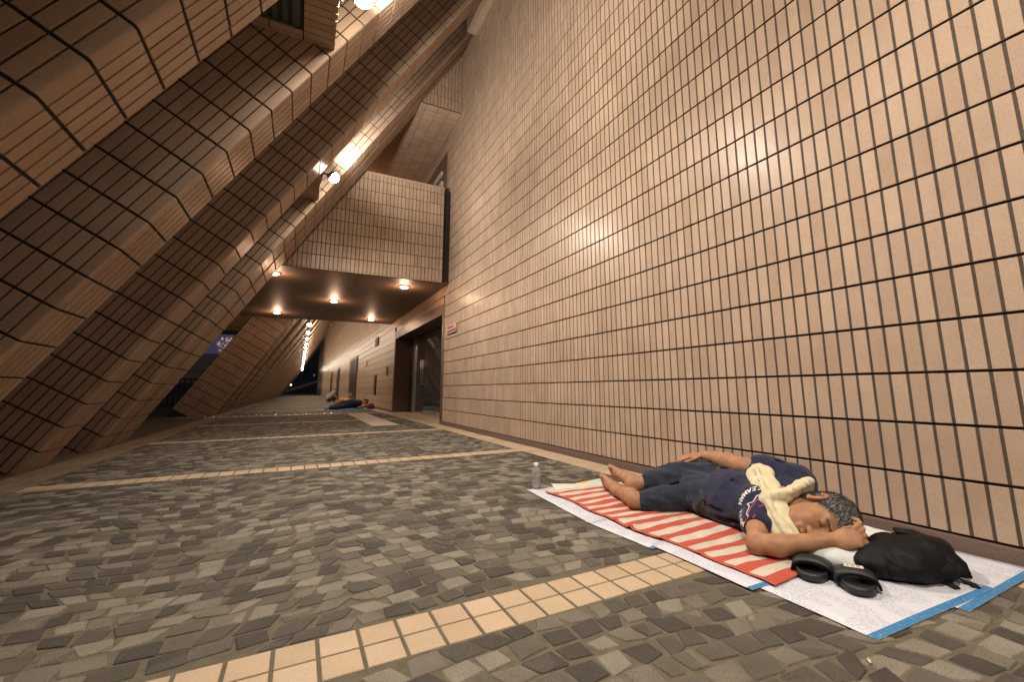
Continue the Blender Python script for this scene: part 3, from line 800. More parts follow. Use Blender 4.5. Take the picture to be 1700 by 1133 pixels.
B.cone(H(0, .086, .014), H(0, .104, -.036), .0095, .0125, .008)
B.ell(H(0, .104, -.039), (.0125, .0125, .0105), HB, .005)
B.cone(H(-.021, .080, -.0665), H(.021, .080, -.0665), .0075, .0075, .005); B.cone(H(0, .088, -.0655), H(0, .088, -.0655)+hr*.001, .0075, .0075, .006)
B.cone(H(-.018, .079, -.0785), H(.018, .079, -.0785), .0075, .0075, .005)
B.cone(H(-.024, .0875, -.0722), H(.024, .0875, -.0722), .0022, .0022, .002, 's')
for fz in (.045, .054, .063): B.cone(H(-.03, .089-.4*(fz-.04), fz), H(.03, .089-.4*(fz-.04), fz), .0016, .0016, .003, 's')
B.rs = 1.
# upper (right) arm lying along the flank
B.chain([(2.02, 1.27, .215), (1.975, 1.375, .238), (1.925, 1.475, .252), (1.938, 1.55, .258), (1.962, 1.66, .263), (1.972, 1.735, .263)], [.058, .046, .040, .042, .031, .0255], .015)
wr = V3(1.972, 1.735, .263); fd = V3(-.62, .74, -.13); fd /= np.linalg.norm(fd); wd = V3(.76, .62, .12); wd -= fd*(wd@fd); wd /= np.linalg.norm(wd); nd = np.cross(wd, fd)
if nd[2] < 0: nd = -nd
HBm = np.stack([wd, fd, nd])
B.ell(wr+fd*.05, (.038, .052, .0155), HBm, .012)
def finger(base, dirs, lens, r0, k=.004):
    p = np.array(base, float); r = r0
    for d, l in zip(dirs, lens):
        d = np.array(d, float); d /= np.linalg.norm(d); q = p+d*l; B.cone(p, q, r, r*.93, k); p = q; r *= .93
    return p
for i, L_ in enumerate((.055, .068, .072, .066)):
    o_ = (i-1.5)*.0185
    finger(wr+fd*.082+wd*o_*1.05, [fd+wd*o_*2.5-nd*.15, fd-nd*.45, fd-nd*.8], [L_*.45, L_*.32, L_*.25], .0082)
finger(wr+fd*.03-wd*.03, [fd*.7-wd*.75-nd*.1, fd-wd*.3-nd*.2, fd-nd*.3], [.03, .026, .022], .0092)
# lower (left) arm: elbow on the mat, hand behind the head
B.chain([(1.77, 1.27, .10), (1.66, 1.215, .068), (1.548, 1.142, .050), (1.582, 1.085, .056), (1.642, 1.015, .074), (1.700, .955, .092)], [.050, .040, .0345, .0375, .029, .0235], .015)
wl_ = V3(1.700, .955, .092); fd2 = V3(.42, -.84, .22); fd2 /= np.linalg.norm(fd2); wd2 = V3(.30, .36, .88); wd2 -= fd2*(wd2@fd2); wd2 /= np.linalg.norm(wd2); nd2 = np.cross(wd2, fd2)
if nd2[0] > 0: nd2 = -nd2            # back of the hand faces the camera side
B.ell(wl_+fd2*.048, (.036, .050, .0165), np.stack([wd2, fd2, nd2]), .012)
for i, L_ in enumerate((.062, .072, .074, .070)):
    o_ = (i-1.5)*.0185
    b_ = wl_+fd2*.080+wd2*(o_+.006)
    finger(b_, [fd2*.55-nd2*.55+wd2*(.35+.05*i), -fd2*.15-nd2*.8+wd2*.55, -fd2*.75-nd2*.35+wd2*.5], [L_*.5, L_*.36, L_*.28], .0084)
finger(wl_+fd2*.03+wd2*.026-nd2*.006, [fd2*.8+wd2*.45-nd2*.5, fd2*.8+wd2*.2-nd2*.5, fd2*.6-nd2*.6], [.028, .024, .020], .0092)
# legs and feet
def leg(hip, hem, knee, ank, toe, heel, wdir):
    hip, hem, knee, ank, toe, heel = map(lambda a: np.array(a, float), (hip, hem, knee, ank, toe, heel))
    mid = knee+(ank-knee)*.35+(heel-ank)*.25
    B.chain([hip, hem, knee], [.060, .040, .043], .010); B.chain([knee, mid, ank], [.044, .043, .029], .012)
    B.ell(knee+(knee-hem)/np.linalg.norm(knee-hem)*.010, (.036, .036, .036), None, .012)
    td = toe-ank; L_ = np.linalg.norm(td); td /= L_; w = np.array(wdir, float); w -= td*(w@td); w /= np.linalg.norm(w); n = np.cross(w, td)
    if n@(heel-ank) < 0: n = -n
    B.cone(ank, heel, .030, .027, .02)
    B.cone(ank+td*.01, ank+td*L_*.55+n*.012, .030, .026, .02); B.ell(ank+td*L_*.62+n*.014, (.041, .05, .021), np.stack([w, td, n]), .015)
    B.cone(heel, ank+td*L_*.6+n*.02, .024, .022, .02)
    B.ell(ank+w*.025, (.016, .016, .016), None, .012); B.ell(ank-w*.025, (.016, .016, .016), None, .012)
    for i, (r_, l_) in enumerate(((.0140, .050), (.0108, .053), (.0102, .050), (.0098, .046), (.0095, .040))):
        b_ = ank+td*L_*.76+w*(.032-.0165*i)+n*.014; B.cone(b_, b_+td*l_*.62-n*.004, r_, r_, .004); B.cone(b_+td*l_*.62-n*.004, b_+td*l_+n*.006, r_*1.02, r_*.95, .003)
leg((1.94, 1.70, .145), (1.695, 1.865, .128), (1.645, 1.930, .108), (1.775, 2.150, .092), (1.795, 2.345, .096), (1.822, 2.150, .084), (-.30, .1, .93))
leg((1.86, 1.68, .085), (1.605, 1.815, .052), (1.572, 1.848, .056), (1.652, 2.095, .050), (1.680, 2.285, .060), (1.700, 2.10, .044), (-.25, .1, .95))
B.clip_below(.0145)
body = part('body', B.mesh('body'), M['skin'])
# --- clothes
Sg = SDF((1.55, 1.08, 0), (2.2, 1.70, .36), .004)
Sg.chain([Lsh+V3(0, -.005, 0), (1.815, 1.44, .098), (1.82, 1.60, .092)], [.102, .098, .092], .06)
Sg.chain([Rsh, (1.965, 1.44, .15), (1.955, 1.61, .138)], [.100, .096, .094], .06)
Sg.ell((1.84, 1.45, .135), (.095, .15, .105), None, .04)
Sg.chain([(2.02, 1.265, .212), (1.985, 1.355, .232), (1.962, 1.402, .240)], [.072, .066, .066], .03)
Sg.chain([(1.78, 1.275, .098), (1.705, 1.24, .078), (1.676, 1.224, .072)], [.070, .060, .057], .03)
Sg.cone((1.905, 1.25, .15), (1.885, 1.205, .148), .085, .062, .03)
Sg.cone((1.962, 1.402, .240), (1.940, 1.446, .247), .056, .056, .004, 's'); Sg.cone((1.676, 1.224, .072), (1.635, 1.198, .06), .048, .048, .004, 's')
Sg.waves(.0050, (26, 22, 28), 6); Sg.waves(.0020, (60, 50, 60), 4)
for a_, b_ in (((1.90, 1.60, .225), (1.76, 1.38, .20)), ((1.80, 1.60, .175), (1.73, 1.40, .13)), ((1.96, 1.40, .262), (1.84, 1.47, .225)), ((1.75, 1.58, .10), (1.70, 1.40, .075)), ((1.98, 1.32, .285), (2.03, 1.24, .25)), ((1.86, 1.62, .215), (1.80, 1.47, .215)), ((1.73, 1.30, .06), (1.72, 1.45, .045))):
    Sg.cone(a_, b_, .007, .004, .022, 's')
Sg.clip_below(.0145)
P_ = Sg.grid(); Sg.F = np.maximum(Sg.F, (P_[..., 1]-1.605-.2*(P_[..., 0]-1.85)).astype(np.float32))
shirt_me = Sg.mesh('shirt'); shirt = part('shirt', shirt_me, M['navy'])
K = SDF((1.5, 1.5, 0), (2.15, 2.0, .34), .004)
K.chain([(1.82, 1.58, .092), (1.84, 1.68, .098)], [.096, .105], .05); K.chain([(1.955, 1.58, .138), (1.955, 1.69, .142)], [.097, .105], .05)
K.chain([(1.94, 1.69, .145), (1.82, 1.775, .148), (1.695, 1.865, .128)], [.102, .084, .062], .02)
K.chain([(1.85, 1.67, .090), (1.73, 1.745, .062), (1.605, 1.815, .052)], [.092, .068, .054], .006)
K.waves(.0058, (34, 30, 34), 8); K.waves(.0022, (70, 60, 70), 9)
for a_, b_ in (((1.87, 1.62, .235), (1.74, 1.74, .20)), ((1.80, 1.66, .17), (1.70, 1.79, .10)), ((1.93, 1.66, .245), (1.84, 1.80, .225)), ((1.76, 1.68, .09), (1.66, 1.74, .06)), ((1.80, 1.70, .115), (1.68, 1.80, .095))):
    K.cone(a_, b_, .008, .004, .020, 's')
dU = V3(-.72, .68, -.12); dU /= np.linalg.norm(dU)
K.cone(V3(1.695, 1.865, .128)+dU*.070, V3(1.695, 1.865, .128)+dU*.14, .065, .065, .004, 's')
dL = V3(-.83, .55, -.08); dL /= np.linalg.norm(dL)
K.cone(V3(1.605, 1.815, .052)+dL*.062, V3(1.605, 1.815, .052)+dL*.12, .058, .058, .004, 's')
K.clip_below(.0145); P_ = K.grid(); K.F = np.maximum(K.F, (1.552+.2*(P_[..., 0]-1.85)-P_[..., 1]).astype(np.float32))
part('shorts', K.mesh('shorts'), M['shorts'])
Be = SDF((1.65, 1.48, 0), (2.12, 1.68, .3), .0035)
Be.chain([(1.82, 1.55, .092), (1.825, 1.61, .094)], [.101, .101], .05); Be.chain([(1.955, 1.55, .138), (1.955, 1.61, .138)], [.102, .102], .05)
Be.clip_below(.0145); P_ = Be.grid(); yy = P_[..., 1]-.2*(P_[..., 0]-1.85)-1.572; Be.F = np.maximum(Be.F, (np.abs(yy)-.0155).astype(np.float32))
m = mat('printed_belt', (.02, .02, .02), .6); p = pos(m); vo = N(m, 'ShaderNodeTexVoronoi', Scale=75.); LK(m, p, vo.inputs['Vector'])
c = ramp(m, [(0, (.30, .29, .25)), (.16, (.20, .19, .15)), (.22, (.02, .02, .018))]); LK(m, vo.outputs['Distance'], c.inputs[0]); LK(m, c.outputs[0], bsdf(m).inputs['Base Color'])
part('belt', Be.mesh('belt'), m)
# --- hair: cap plus short strands
Hs = SDF(Hc-.18, Hc+.18, .0036); Hs.rs = HS; Hs.ell(H(0, -.018, .038), (.0795, .0985, .0865), HB, .01)
Hs.ell(H(0, -.055, -.01), (.066, .056, .07), HB, .02)
P_ = Hs.grid(); q = (P_-Hc)@HB.T/HS
line = .002+.80*(q[..., 1])-.006*np.sin(q[..., 0]*95)-.05*np.clip(np.abs(q[..., 0])-.045, 0, 1)*1.2
Hs.F = np.maximum(Hs.F, (line-q[..., 2]).astype(np.float32)*.8)
hm = Hs.mesh('hair'); hair = part('hair', hm, M['hair_base'])
hv = np.array([v.co for v in hm.vertices]); hn = np.array([v.normal for v in hm.vertices]); sel = rng.choice(len(hv), 9000)
st = MB(); whorl = H(0, -.075, .085)
for i in sel:
    p0 = Vector(hv[i]); n = Vector(hn[i]); ql = (hv[i]-Hc)@HB.T
    away = (p0-Vector(whorl)); flow = (away-n*away.dot(n))
    flow = flow.normalized() if flow.length > 1e-5 else n.orthogonal()
    flow = (flow+Vector(rng.normal(0, .12, 3))).normalized(); L_ = random.uniform(.018, .034)
    sdv = flow.cross(n).normalized()*random.uniform(.0006, .0011)
    a = p0-n*.001; b = p0+flow*L_*.55+n*.0024; c_ = p0+flow*L_+n*.0006
    st.add([a-sdv, a+sdv, b+sdv, b-sdv, c_], [(0, 1, 2, 3), (3, 2, 4)])
o = st.build('hair_strands', M['hair'], hair); o['kind'] = 'stuff'
eb = MB()
for sd in (1, -1):
    for i in range(70):
        t = random.random(); p0 = H((.012+.038*t)*sd, .0955-.012*t-.001*random.random(), .019+.008*random.random()-.004*t); d_ = hr*sd*.008+hu*.002*random.uniform(-1, 2)
        w_ = hu*.0007; eb.add([p0-w_, p0+w_, p0+d_+w_*.3, p0+d_-w_*.3], [(0, 1, 2, 3)])
    for i in range(26):
        t = i/25; p0 = H((.020+.024*t)*sd, .0855-.006*t, -.0035); d_ = hf*.005-hu*.004; w_ = hr*.0006
        eb.add([p0-w_, p0+w_, p0+d_+w_*.3, p0+d_-w_*.3], [(0, 1, 2, 3)])
o = eb.build('eyebrows', M['hair_base'], body); o['kind'] = 'stuff'
# --- print on the shirt chest, laid on the cloth
bvh = BVHTree.FromPolygons([v.co for v in shirt_me.vertices], [tuple(p.vertices) for p in shirt_me.polygons])
Cc = Vector((1.735, 1.235, .135)); xs = Vector((-.22, 0, -.975)).normalized(); ys_ = Vector((.06, -1, 0)).normalized(); zs = xs.cross(ys_).normalized()
def on_shirt(x, y, off=.0012):
    o_ = Cc+xs*x+ys_*y+zs*.25; hit = bvh.ray_cast(o_, -zs, .6)
    return (hit[0]+hit[1].normalized()*off*(1 if hit[1].dot(zs) > 0 else -1)) if hit[0] is not None else Cc+xs*x+ys_*y
pm = MB()
def flat_text(ch, size):
    cu = bpy.data.curves.new('t', 'FONT'); cu.body = ch; cu.size = size; cu.align_x = 'CENTER'; cu.resolution_u = 2; cu.offset = .0008
    o_ = bpy.data.objects.new('t', cu); COL.objects.link(o_); dg = bpy.context.evaluated_depsgraph_get(); me = bpy.data.meshes.new_from_object(o_.evaluated_get(dg)); bpy.data.objects.remove(o_)
    v = [tuple(a.co) for a in me.vertices]; f = [tuple(a.vertices) for a in me.polygons]; bpy.data.meshes.remove(me); return v, f
word = 'SEAMAN TEAM'; Rr = .070
for i, ch in enumerate(word):
    if ch == ' ': continue
    th = math.radians(-72+i*14.2); v, f = flat_text(ch, .028)
    ct, s_ = math.cos(th), math.sin(th)
    pm.add([on_shirt(Rr*s_+x*ct-(y-.018)*-s_*-1, -Rr*ct+x*s_+(y-.018)*ct) for x, y, z in v], f)
part('shirt_lettering', pm.mesh('shirt_lettering'), mat('white_print', (.62, .60, .56), .7), shirt, False)
def ribbon(pts, w):
    mb = MB(); dense = []
    for (a, b) in zip(pts[:-1], pts[1:]):
        for t in np.linspace(0, 1, 7)[:-1]: dense.append((a[0]+(b[0]-a[0])*t, a[1]+(b[1]-a[1])*t))
    dense.append(pts[-1])
    for i, p in enumerate(dense):
        a = dense[max(i-1, 0)]; b = dense[min(i+1, len(dense)-1)]; d = Vector((b[0]-a[0], b[1]-a[1])).normalized(); nn_ = Vector((-d.y, d.x))*w/2
        mb.v += [on_shirt(p[0]+nn_.x, p[1]+nn_.y, .0016), on_shirt(p[0]-nn_.x, p[1]-nn_.y, .0016)]
        if i: k_ = 2*i; mb.f.append((k_-2, k_-1, k_+1, k_))
    return mb
pk = mat('magenta_print', (.30, .03, .12), .7)
wb = ribbon([(-.045, -.005), (-.042, -.018), (-.012, -.022), (.0, -.040), (.006, -.022), (.038, -.016), (.042, -.004)], .0035)
part('shirt_emblem', wb.mesh('shirt_emblem'), mat('white_print_line', (.6, .58, .55), .7), shirt, False)
for pts in ([(-.05, .002), (-.02, -.013), (.02, -.012), (.05, -.004), (.066, -.012), (.060, .012), (.075, .022)], [(-.055, .01), (-.03, .004), (-.012, .02), (.0, .012)], [(.03, .02), (.05, .014), (.062, .026)]):
    part('shirt_emblem', ribbon(pts, .005).mesh('shirt_emblem'), pk, shirt, False)

# ---------------- cream towel round the neck
T = SDF((1.6, .98, .02), (2.12, 1.5, .36), .0038)
ch = [(1.925, 1.400, .240), (1.868, 1.335, .234), (1.805, 1.272, .200), (1.752, 1.215, .158), (1.718, 1.170, .116), (1.700, 1.128, .080), (1.705, 1.095, .066)]
nT = (-.72, -.30, .62); wT = V3(.30, .66, .68)
T.chain(ch, [.040, .058, .058, .054, .052, .046, .030], .02, (nT, .34))
for o_, sc_ in ((-.036, .8), (-.012, 1.), (.014, .9), (.036, .7)):
    T.chain([V3(*c_)+wT*o_*(.75+.25*math.sin(i*1.7+o_*60))+V3(*nT)*.0175 for i, c_ in enumerate(ch)], [.008*sc_, .012*sc_, .011*sc_, .012*sc_, .011*sc_, .011*sc_, .008], .007)
lp_ = [(1.755, 1.225, .172), (1.792, 1.172, .190), (1.855, 1.150, .214), (1.93, 1.168, .216), (1.985, 1.205, .185), (2.0, 1.22, .12)]
T.chain(lp_, [.036, .034, .032, .034, .034, .034], .012, ((0, .7, .7), .7))
for o_ in (-.016, .010): T.chain([V3(*c_)+V3(-.010, -.024, .012)+V3(0, -.5, .8)*o_ for c_ in lp_], [.010, .011, .012, .011, .01, .01], .005)
T.chain([(1.845, 1.150, .230), (1.885, 1.135, .240), (1.94, 1.158, .232)], [.012, .014, .012], .005)
T.waves(.0050, (30, 34, 60), 12); T.waves(.0026, (110, 70, 70), 13)
tw = obj('neck_towel', T.mesh('neck_towel'), M['cream'], None, True); tag(tw, 'cream towel wrapped round the neck of the sleeper in the navy shirt', 'towel')

# ---------------- striped mat
nx, ny = 90, 260; X0m, X1m, Y0m, Y1m = 1.36, 2.225, .955, 2.40
vs = []; uvs = []
ridges = [(2.30, .006, .010), (2.06, .008, .008), (1.93, .010, .008), (1.74, .006, .010), (1.62, .009, .009), (1.44, .003, .02), (1.25, .004, .014), (1.12, .003, .02)]
for j in range(ny+1):
    for i in range(nx+1):
        u, v = i/nx, j/ny; x = X0m+(X1m-X0m)*u; y = Y0m+(Y1m-Y0m)*v
        x += (.012*math.sin(v*9)+.008*math.sin(v*23+1))*(1-u); y += .012*math.sin(u*6+v*14)
        if v > .85: x += .10*(v-.85)*u
        z = .0125
        for yr, a, w in ridges:
            c_ = yr+.05*math.sin(u*5+yr*7)*u; z += a*math.exp(-((y-c_)/w)**2)*math.exp(-(u/.42)**2)*(1+.5*math.sin(u*19+yr*5))
        z += .0012*math.sin(x*40+y*23)+.001*math.sin(y*71+x*13)
        vs.append((x, y, max(z, .0100))); uvs.append((u, v))
fs = [(j*(nx+1)+i, j*(nx+1)+i+1, (j+1)*(nx+1)+i+1, (j+1)*(nx+1)+i) for j in range(ny) for i in range(nx)]
me = mesh('striped_mat', vs, fs); ul = me.uv_layers.new(name='UVMap')
for lp in me.loops: ul.data[lp.index].uv = uvs[lp.vertex_index]
m = mat('striped_cloth', (.6, .1, .06), .75, .2); tc = N(m, 'ShaderNodeTexCoord'); sx = N(m, 'ShaderNodeSeparateXYZ'); LK(m, tc.outputs['UV'], sx.inputs[0])
mu = N(m, 'ShaderNodeMath', operation='MULTIPLY'); LK(m, sx.outputs['Y'], mu.inputs[0]); mu.inputs[1].default_value = 15.
fr = N(m, 'ShaderNodeMath', operation='FRACT'); LK(m, mu.outputs[0], fr.inputs[0])
c = ramp(m, [(0, (.43, .080, .056)), (.50, (.52, .455, .375))], 'CONSTANT'); LK(m, fr.outputs[0], c.inputs[0])
eg = ramp(m, [(0, (1, 1, 1)), (.018, (0, 0, 0)), (.982, (1, 1, 1))], 'CONSTANT'); LK(m, sx.outputs['X'], eg.inputs[0])
o1 = mixc(m, eg.outputs[0], c.outputs[0], (.42, .085, .052)); n1 = N(m, 'ShaderNodeTexNoise', Scale=18., Detail=4.); LK(m, pos(m), n1.inputs['Vector'])
c2 = ramp(m, [(.3, (.88, .87, .85)), (.7, (1.05, 1.05, 1.05))]); LK(m, n1.outputs['Fac'], c2.inputs[0]); LK(m, mixc(m, 1., o1, c2.outputs[0], 'MULTIPLY'), bsdf(m).inputs['Base Color'])
n2 = N(m, 'ShaderNodeTexNoise', Scale=420., Detail=1.); LK(m, pos(m), n2.inputs['Vector']); bump(m, n2.outputs['Fac'], .3, .001)
mt_ = obj('striped_mat', me, m, None, True); sol = mt_.modifiers.new('thick', 'SOLIDIFY'); sol.thickness = .0025; sol.offset = -1
tag(mt_, 'red and cream striped mat under the sleeping person', 'mat')

# ---------------- printed paper sheets
def paper_mat(name, base):
    m = mat(name, base, .55, .35); p = pos(m)
    mp = N(m, 'ShaderNodeMapping'); LK(m, p, mp.inputs[0]); mp.inputs['Scale'].default_value = (95, 130, 1)
    n1 = N(m, 'ShaderNodeTexNoise', Scale=1., Detail=2.); LK(m, mp.outputs[0], n1.inputs['Vector'])
    t1 = ramp(m, [(.46, (0, 0, 0)), (.52, (1, 1, 1))]); LK(m, n1.outputs['Fac'], t1.inputs[0])
    m2 = N(m, 'ShaderNodeMapping'); LK(m, p, m2.inputs[0]); m2.inputs['Scale'].default_value = (17, 9.5, 1)
    n2 = N(m, 'ShaderNodeTexNoise', Scale=1., Detail=0.); LK(m, m2.outputs[0], n2.inputs['Vector'])
    t2 = ramp(m, [(.44, (0, 0, 0)), (.48, (1, 1, 1))]); LK(m, n2.outputs['Fac'], t2.inputs[0])
    sq = N(m, 'ShaderNodeSeparateXYZ'); LK(m, p, sq.inputs[0])
    mm = N(m, 'ShaderNodeMath', operation='MULTIPLY'); LK(m, sq.outputs['X'], mm.inputs[0]); mm.inputs[1].default_value = 95.
    ff = N(m, 'ShaderNodeMath', operation='FRACT'); LK(m, mm.outputs[0], ff.inputs[0])
    lt = N(m, 'ShaderNodeMath', operation='LESS_THAN'); LK(m, ff.outputs[0], lt.inputs[0]); lt.inputs[1].default_value = .42
    ml = mixc(m, 1., mixc(m, 1., t1.outputs[0], t2.outputs[0], 'MULTIPLY'), lt.outputs[0], 'MULTIPLY')
    sc_ = N(m, 'ShaderNodeMath', operation='MULTIPLY'); LK(m, ml, sc_.inputs[0]); sc_.inputs[1].default_value = .7
    LK(m, mixc(m, sc_.outputs[0], base, (.22, .24, .38)), bsdf(m).inputs['Base Color']); return m
M['paper'] = paper_mat('printed_paper', (.56, .56, .60))
m = mat('blue_print', (.05, .22, .42), .5); p = pos(m); mp = N(m, 'ShaderNodeMapping'); LK(m, p, mp.inputs[0]); mp.inputs['Scale'].default_value = (120, 90, 1)
n1 = N(m, 'ShaderNodeTexNoise', Scale=1., Detail=2.); LK(m, mp.outputs[0], n1.inputs['Vector']); c = ramp(m, [(.60, (.035, .175, .36)), (.66, (.20, .34, .48))]); LK(m, n1.outputs['Fac'], c.inputs[0]); LK(m, c.outputs[0], bsdf(m).inputs['Base Color']); M['blue'] = m
def sheet(name, label, quad, z, strip_edge=None, mt=None, curl=.0018, cat='paper', group=None, w=.024):
    q = [Vector((*a, 0)) for a in quad]; n = 14; mb = MB()
    ph = random.uniform(0, 6)
    def pt(u, v, dz=0.):
        a = q[0].lerp(q[1], u); b = q[3].lerp(q[2], u); p = a.lerp(b, v)
        e = min(u, v, 1-u, 1-v); zz = z+dz+curl*.35*(math.sin(p.x*13+ph)+math.sin(p.y*17+ph*2)+1.2)*(.6 if e > .1 else 1)
        if e < .12: zz += curl*.5*(1-e/.12)*max(0, math.sin(p.x*9+p.y*7+ph))
        return (p.x, p.y, max(zz, z+dz))
    def patch(u0, u1, v0, v1, dz):
        b = MB(); b.v = [pt(u0+(u1-u0)*i/n, v0+(v1-v0)*j/n, dz) for j in range(n+1) for i in range(n+1)]
        b.f = [(j*(n+1)+i, j*(n+1)+i+1, (j+1)*(n+1)+i+1, (j+1)*(n+1)+i) for j in range(n) for i in range(n)]; return b
    o = patch(0, 1, 0, 1, 0).build(name, mt or M['paper'], None, True); sol = o.modifiers.new('thick', 'SOLIDIFY'); sol.thickness = .0006; sol.offset = -1
    tag(o, label, cat, group)
    L01 = (q[1]-q[0]).length; L03 = (q[3]-q[0]).length
    for ed in (strip_edge or ''):
        if ed == 'b': pb = patch(.0, 1, 0, w/L03, .0009)
        elif ed == 't': pb = patch(0, 1, 1-w/L03, 1, .0009)
        elif ed == 'l': pb = patch(0, w/L01, 0, 1, .0009)
        pb.build('blue_border', M['blue'], o, True)
    return o
sheet('paper_sheet', 'printed sheet with a blue edge lying along the wall at the lower right', [(1.70, .602), (2.275, .600), (2.275, 1.25), (1.70, 1.26)], .0015, 'b')
sheet('paper_sheet', 'printed sheet with a blue edge nearest the camera, under the sandals', [(1.318, .655), (1.955, .618), (1.975, 1.20), (1.335, 1.20)], .0032, 'b')
sheet('paper_sheet', 'printed sheet peeping out along the front edge of the mat near the sleeper\'s elbow', [(1.288, .978), (1.80, .972), (1.80, 1.53), (1.293, 1.43)], .0046, 'b', w=.020)
sheet('paper_sheet', 'printed sheet peeping out along the middle of the mat\'s front edge', [(1.268, 1.40), (1.8, 1.41), (1.8, 2.0), (1.245, 1.83)], .0018, 'b', w=.018)
sheet('paper_sheet', 'printed sheet under the water bottle at the foot of the mat', [(1.245, 1.78), (1.75, 1.86), (1.74, 2.50), (1.301, 2.545)], .0030, '')
m = mat('leaflet_print', (.6, .58, .5), .45); p = pos(m); n1 = N(m, 'ShaderNodeTexNoise', Scale=9., Detail=2.); LK(m, p, n1.inputs['Vector'])
c = ramp(m, [(.36, (.62, .60, .52)), (.46, (.35, .55, .52)), (.55, (.62, .60, .52)), (.66, (.72, .48, .10))]); LK(m, n1.outputs['Fac'], c.inputs[0]); LK(m, c.outputs[0], bsdf(m).inputs['Base Color'])
sheet('leaflet', 'pale folded leaflet beside the water bottle', [(1.42, 2.36), (1.60, 2.34), (1.66, 2.52), (1.515, 2.61)], .0062, '', mat('leaflet_white', (.62, .60, .52), .45))
sheet('leaflet', 'leaflet with yellow and teal print under the sleeper\'s toes', [(1.60, 2.36), (1.86, 2.34), (1.905, 2.57), (1.65, 2.53)], .0085, '', m)

# ---------------- white cloth pillow
Pw = SDF((1.58, .72, -.01), (2.29, 1.2, .16), .0045)
for a, b, r1, r2 in (((1.70, 1.05, .022), (1.715, .90, .024), .030, .032), ((1.80, 1.06, .03), (1.82, .86, .032), .036, .036), ((1.90, 1.08, .026), (1.92, .86, .03), .034, .034), ((2.0, 1.1, .02), (2.02, .86, .024), .028, .03), ((2.12, 1.1, .014), (2.12, .86, .02), .022, .024), ((2.2, 1.1, .010), (2.2, .9, .014), .02, .02)): Pw.cone(a, b, r1, r2, .07)
Pw.cone((1.640, 1.080, .018), (1.70, 1.0, .03), .016, .030, .04); Pw.cone((1.660, 1.045, .032), (1.685, .94, .036), .028, .030, .04); Pw.cone((1.70, 1.03, .04), (1.745, .90, .048), .028, .032, .04)
Pw.waves(.0045, (26, 26, 26), 21); Pw.clip_below(.0065)
pw = obj('pillow_cloth', Pw.mesh('pillow_cloth'), M['white_cloth'], None, True); tag(pw, 'folded white cloth used as a pillow under the grey-haired head', 'cloth')

# ---------------- backpack
bp = empty('backpack', (1.88, .80, .01)); tag(bp, 'black backpack lying beside the pillow cloth', 'backpack'); BI = Matrix.Translation((-1.88, -.80, -.01))
def bpart(n, me, mt, smooth=True):
    o = obj(n, me, mt, bp, smooth); o.matrix_parent_inverse = BI; return o
G = SDF((1.60, .60, 0), (2.2, 1.05, .24), .0045)
for a, b, r in (((1.765, .845, .044), (1.790, .768, .058), .054), ((1.83, .855, .058), (1.87, .755, .062), .060), ((1.90, .845, .062), (1.93, .755, .060), .060), ((1.965, .835, .058), (1.985, .765, .054), .054)): G.cone(a, b, r, r, .03)
G.cone((1.72, .86, .035), (1.84, .74, .03), .035, .03, .04)
G.waves(.008, (26, 30, 34), 31); G.waves(.003, (70, 70, 70), 32); G.clip_below(.012)
bpart('bag_body', G.mesh('bag_body'), M['bag'])
G = SDF((1.66, .60, 0), (2.06, .92, .2), .004); G.cone((1.745, .790, .042), (1.87, .705, .040), .034, .030, .02); G.cone((1.765, .80, .064), (1.90, .71, .060), .026, .024, .02); G.waves(.004, (40, 40, 40), 33); G.clip_below(.012)
bpart('front_pocket', G.mesh('front_pocket'), M['bag'])
zp = MB().tube([(1.715, .815, .075), (1.77, .772, .096), (1.83, .722, .094), (1.885, .690, .072)], .0028, 6)
bpart('zipper', zp.mesh('zipper'), mat('zip_tape', (.035, .035, .037), .4))
def strap(pts, w, th=.004):
    mb = MB(); pts = [Vector(p) for p in pts]
    for i, p in enumerate(pts):
        t = (pts[min(i+1, len(pts)-1)]-pts[max(i-1, 0)]).normalized(); s_ = t.cross(Vector((0, 0, 1)));
        s_ = s_.normalized()*w/2; up_ = s_.cross(t).normalized()*th/2
        mb.v += [p-s_-up_, p+s_-up_, p+s_+up_, p-s_+up_]
        if i:
            k_ = 4*i
            for a in range(4): b = (a+1) % 4; mb.f.append((k_-4+a, k_-4+b, k_+b, k_+a))
    mb.f.append((3, 2, 1, 0)); k_ = 4*(len(pts)-1); mb.f.append((k_, k_+1, k_+2, k_+3)); return mb
bpart('shoulder_strap', strap([(1.90, .845, .124), (1.935, .80, .122), (1.968, .745, .096), (1.955, .70, .05), (1.93, .685, .020)], .045, .010).mesh('shoulder_strap'), M['bag'])
bpart('webbing', strap([(1.90, .700, .035), (1.915, .690, .018), (1.918, .680, .010), (1.925, .662, .0085), (1.905, .648, .008)], .022).mesh('webbing'), M['bag'])
bpart('webbing', strap([(1.86, .705, .022), (1.855, .69, .011), (1.845, .672, .008)], .018).mesh('webbing'), M['bag'])
bpart('grab_handle', MB().tube([(1.995, .84, .078), (2.03, .825, .092), (2.035, .79, .092), (2.0, .77, .076)], .007, 8).mesh('grab_handle'), M['bag'])

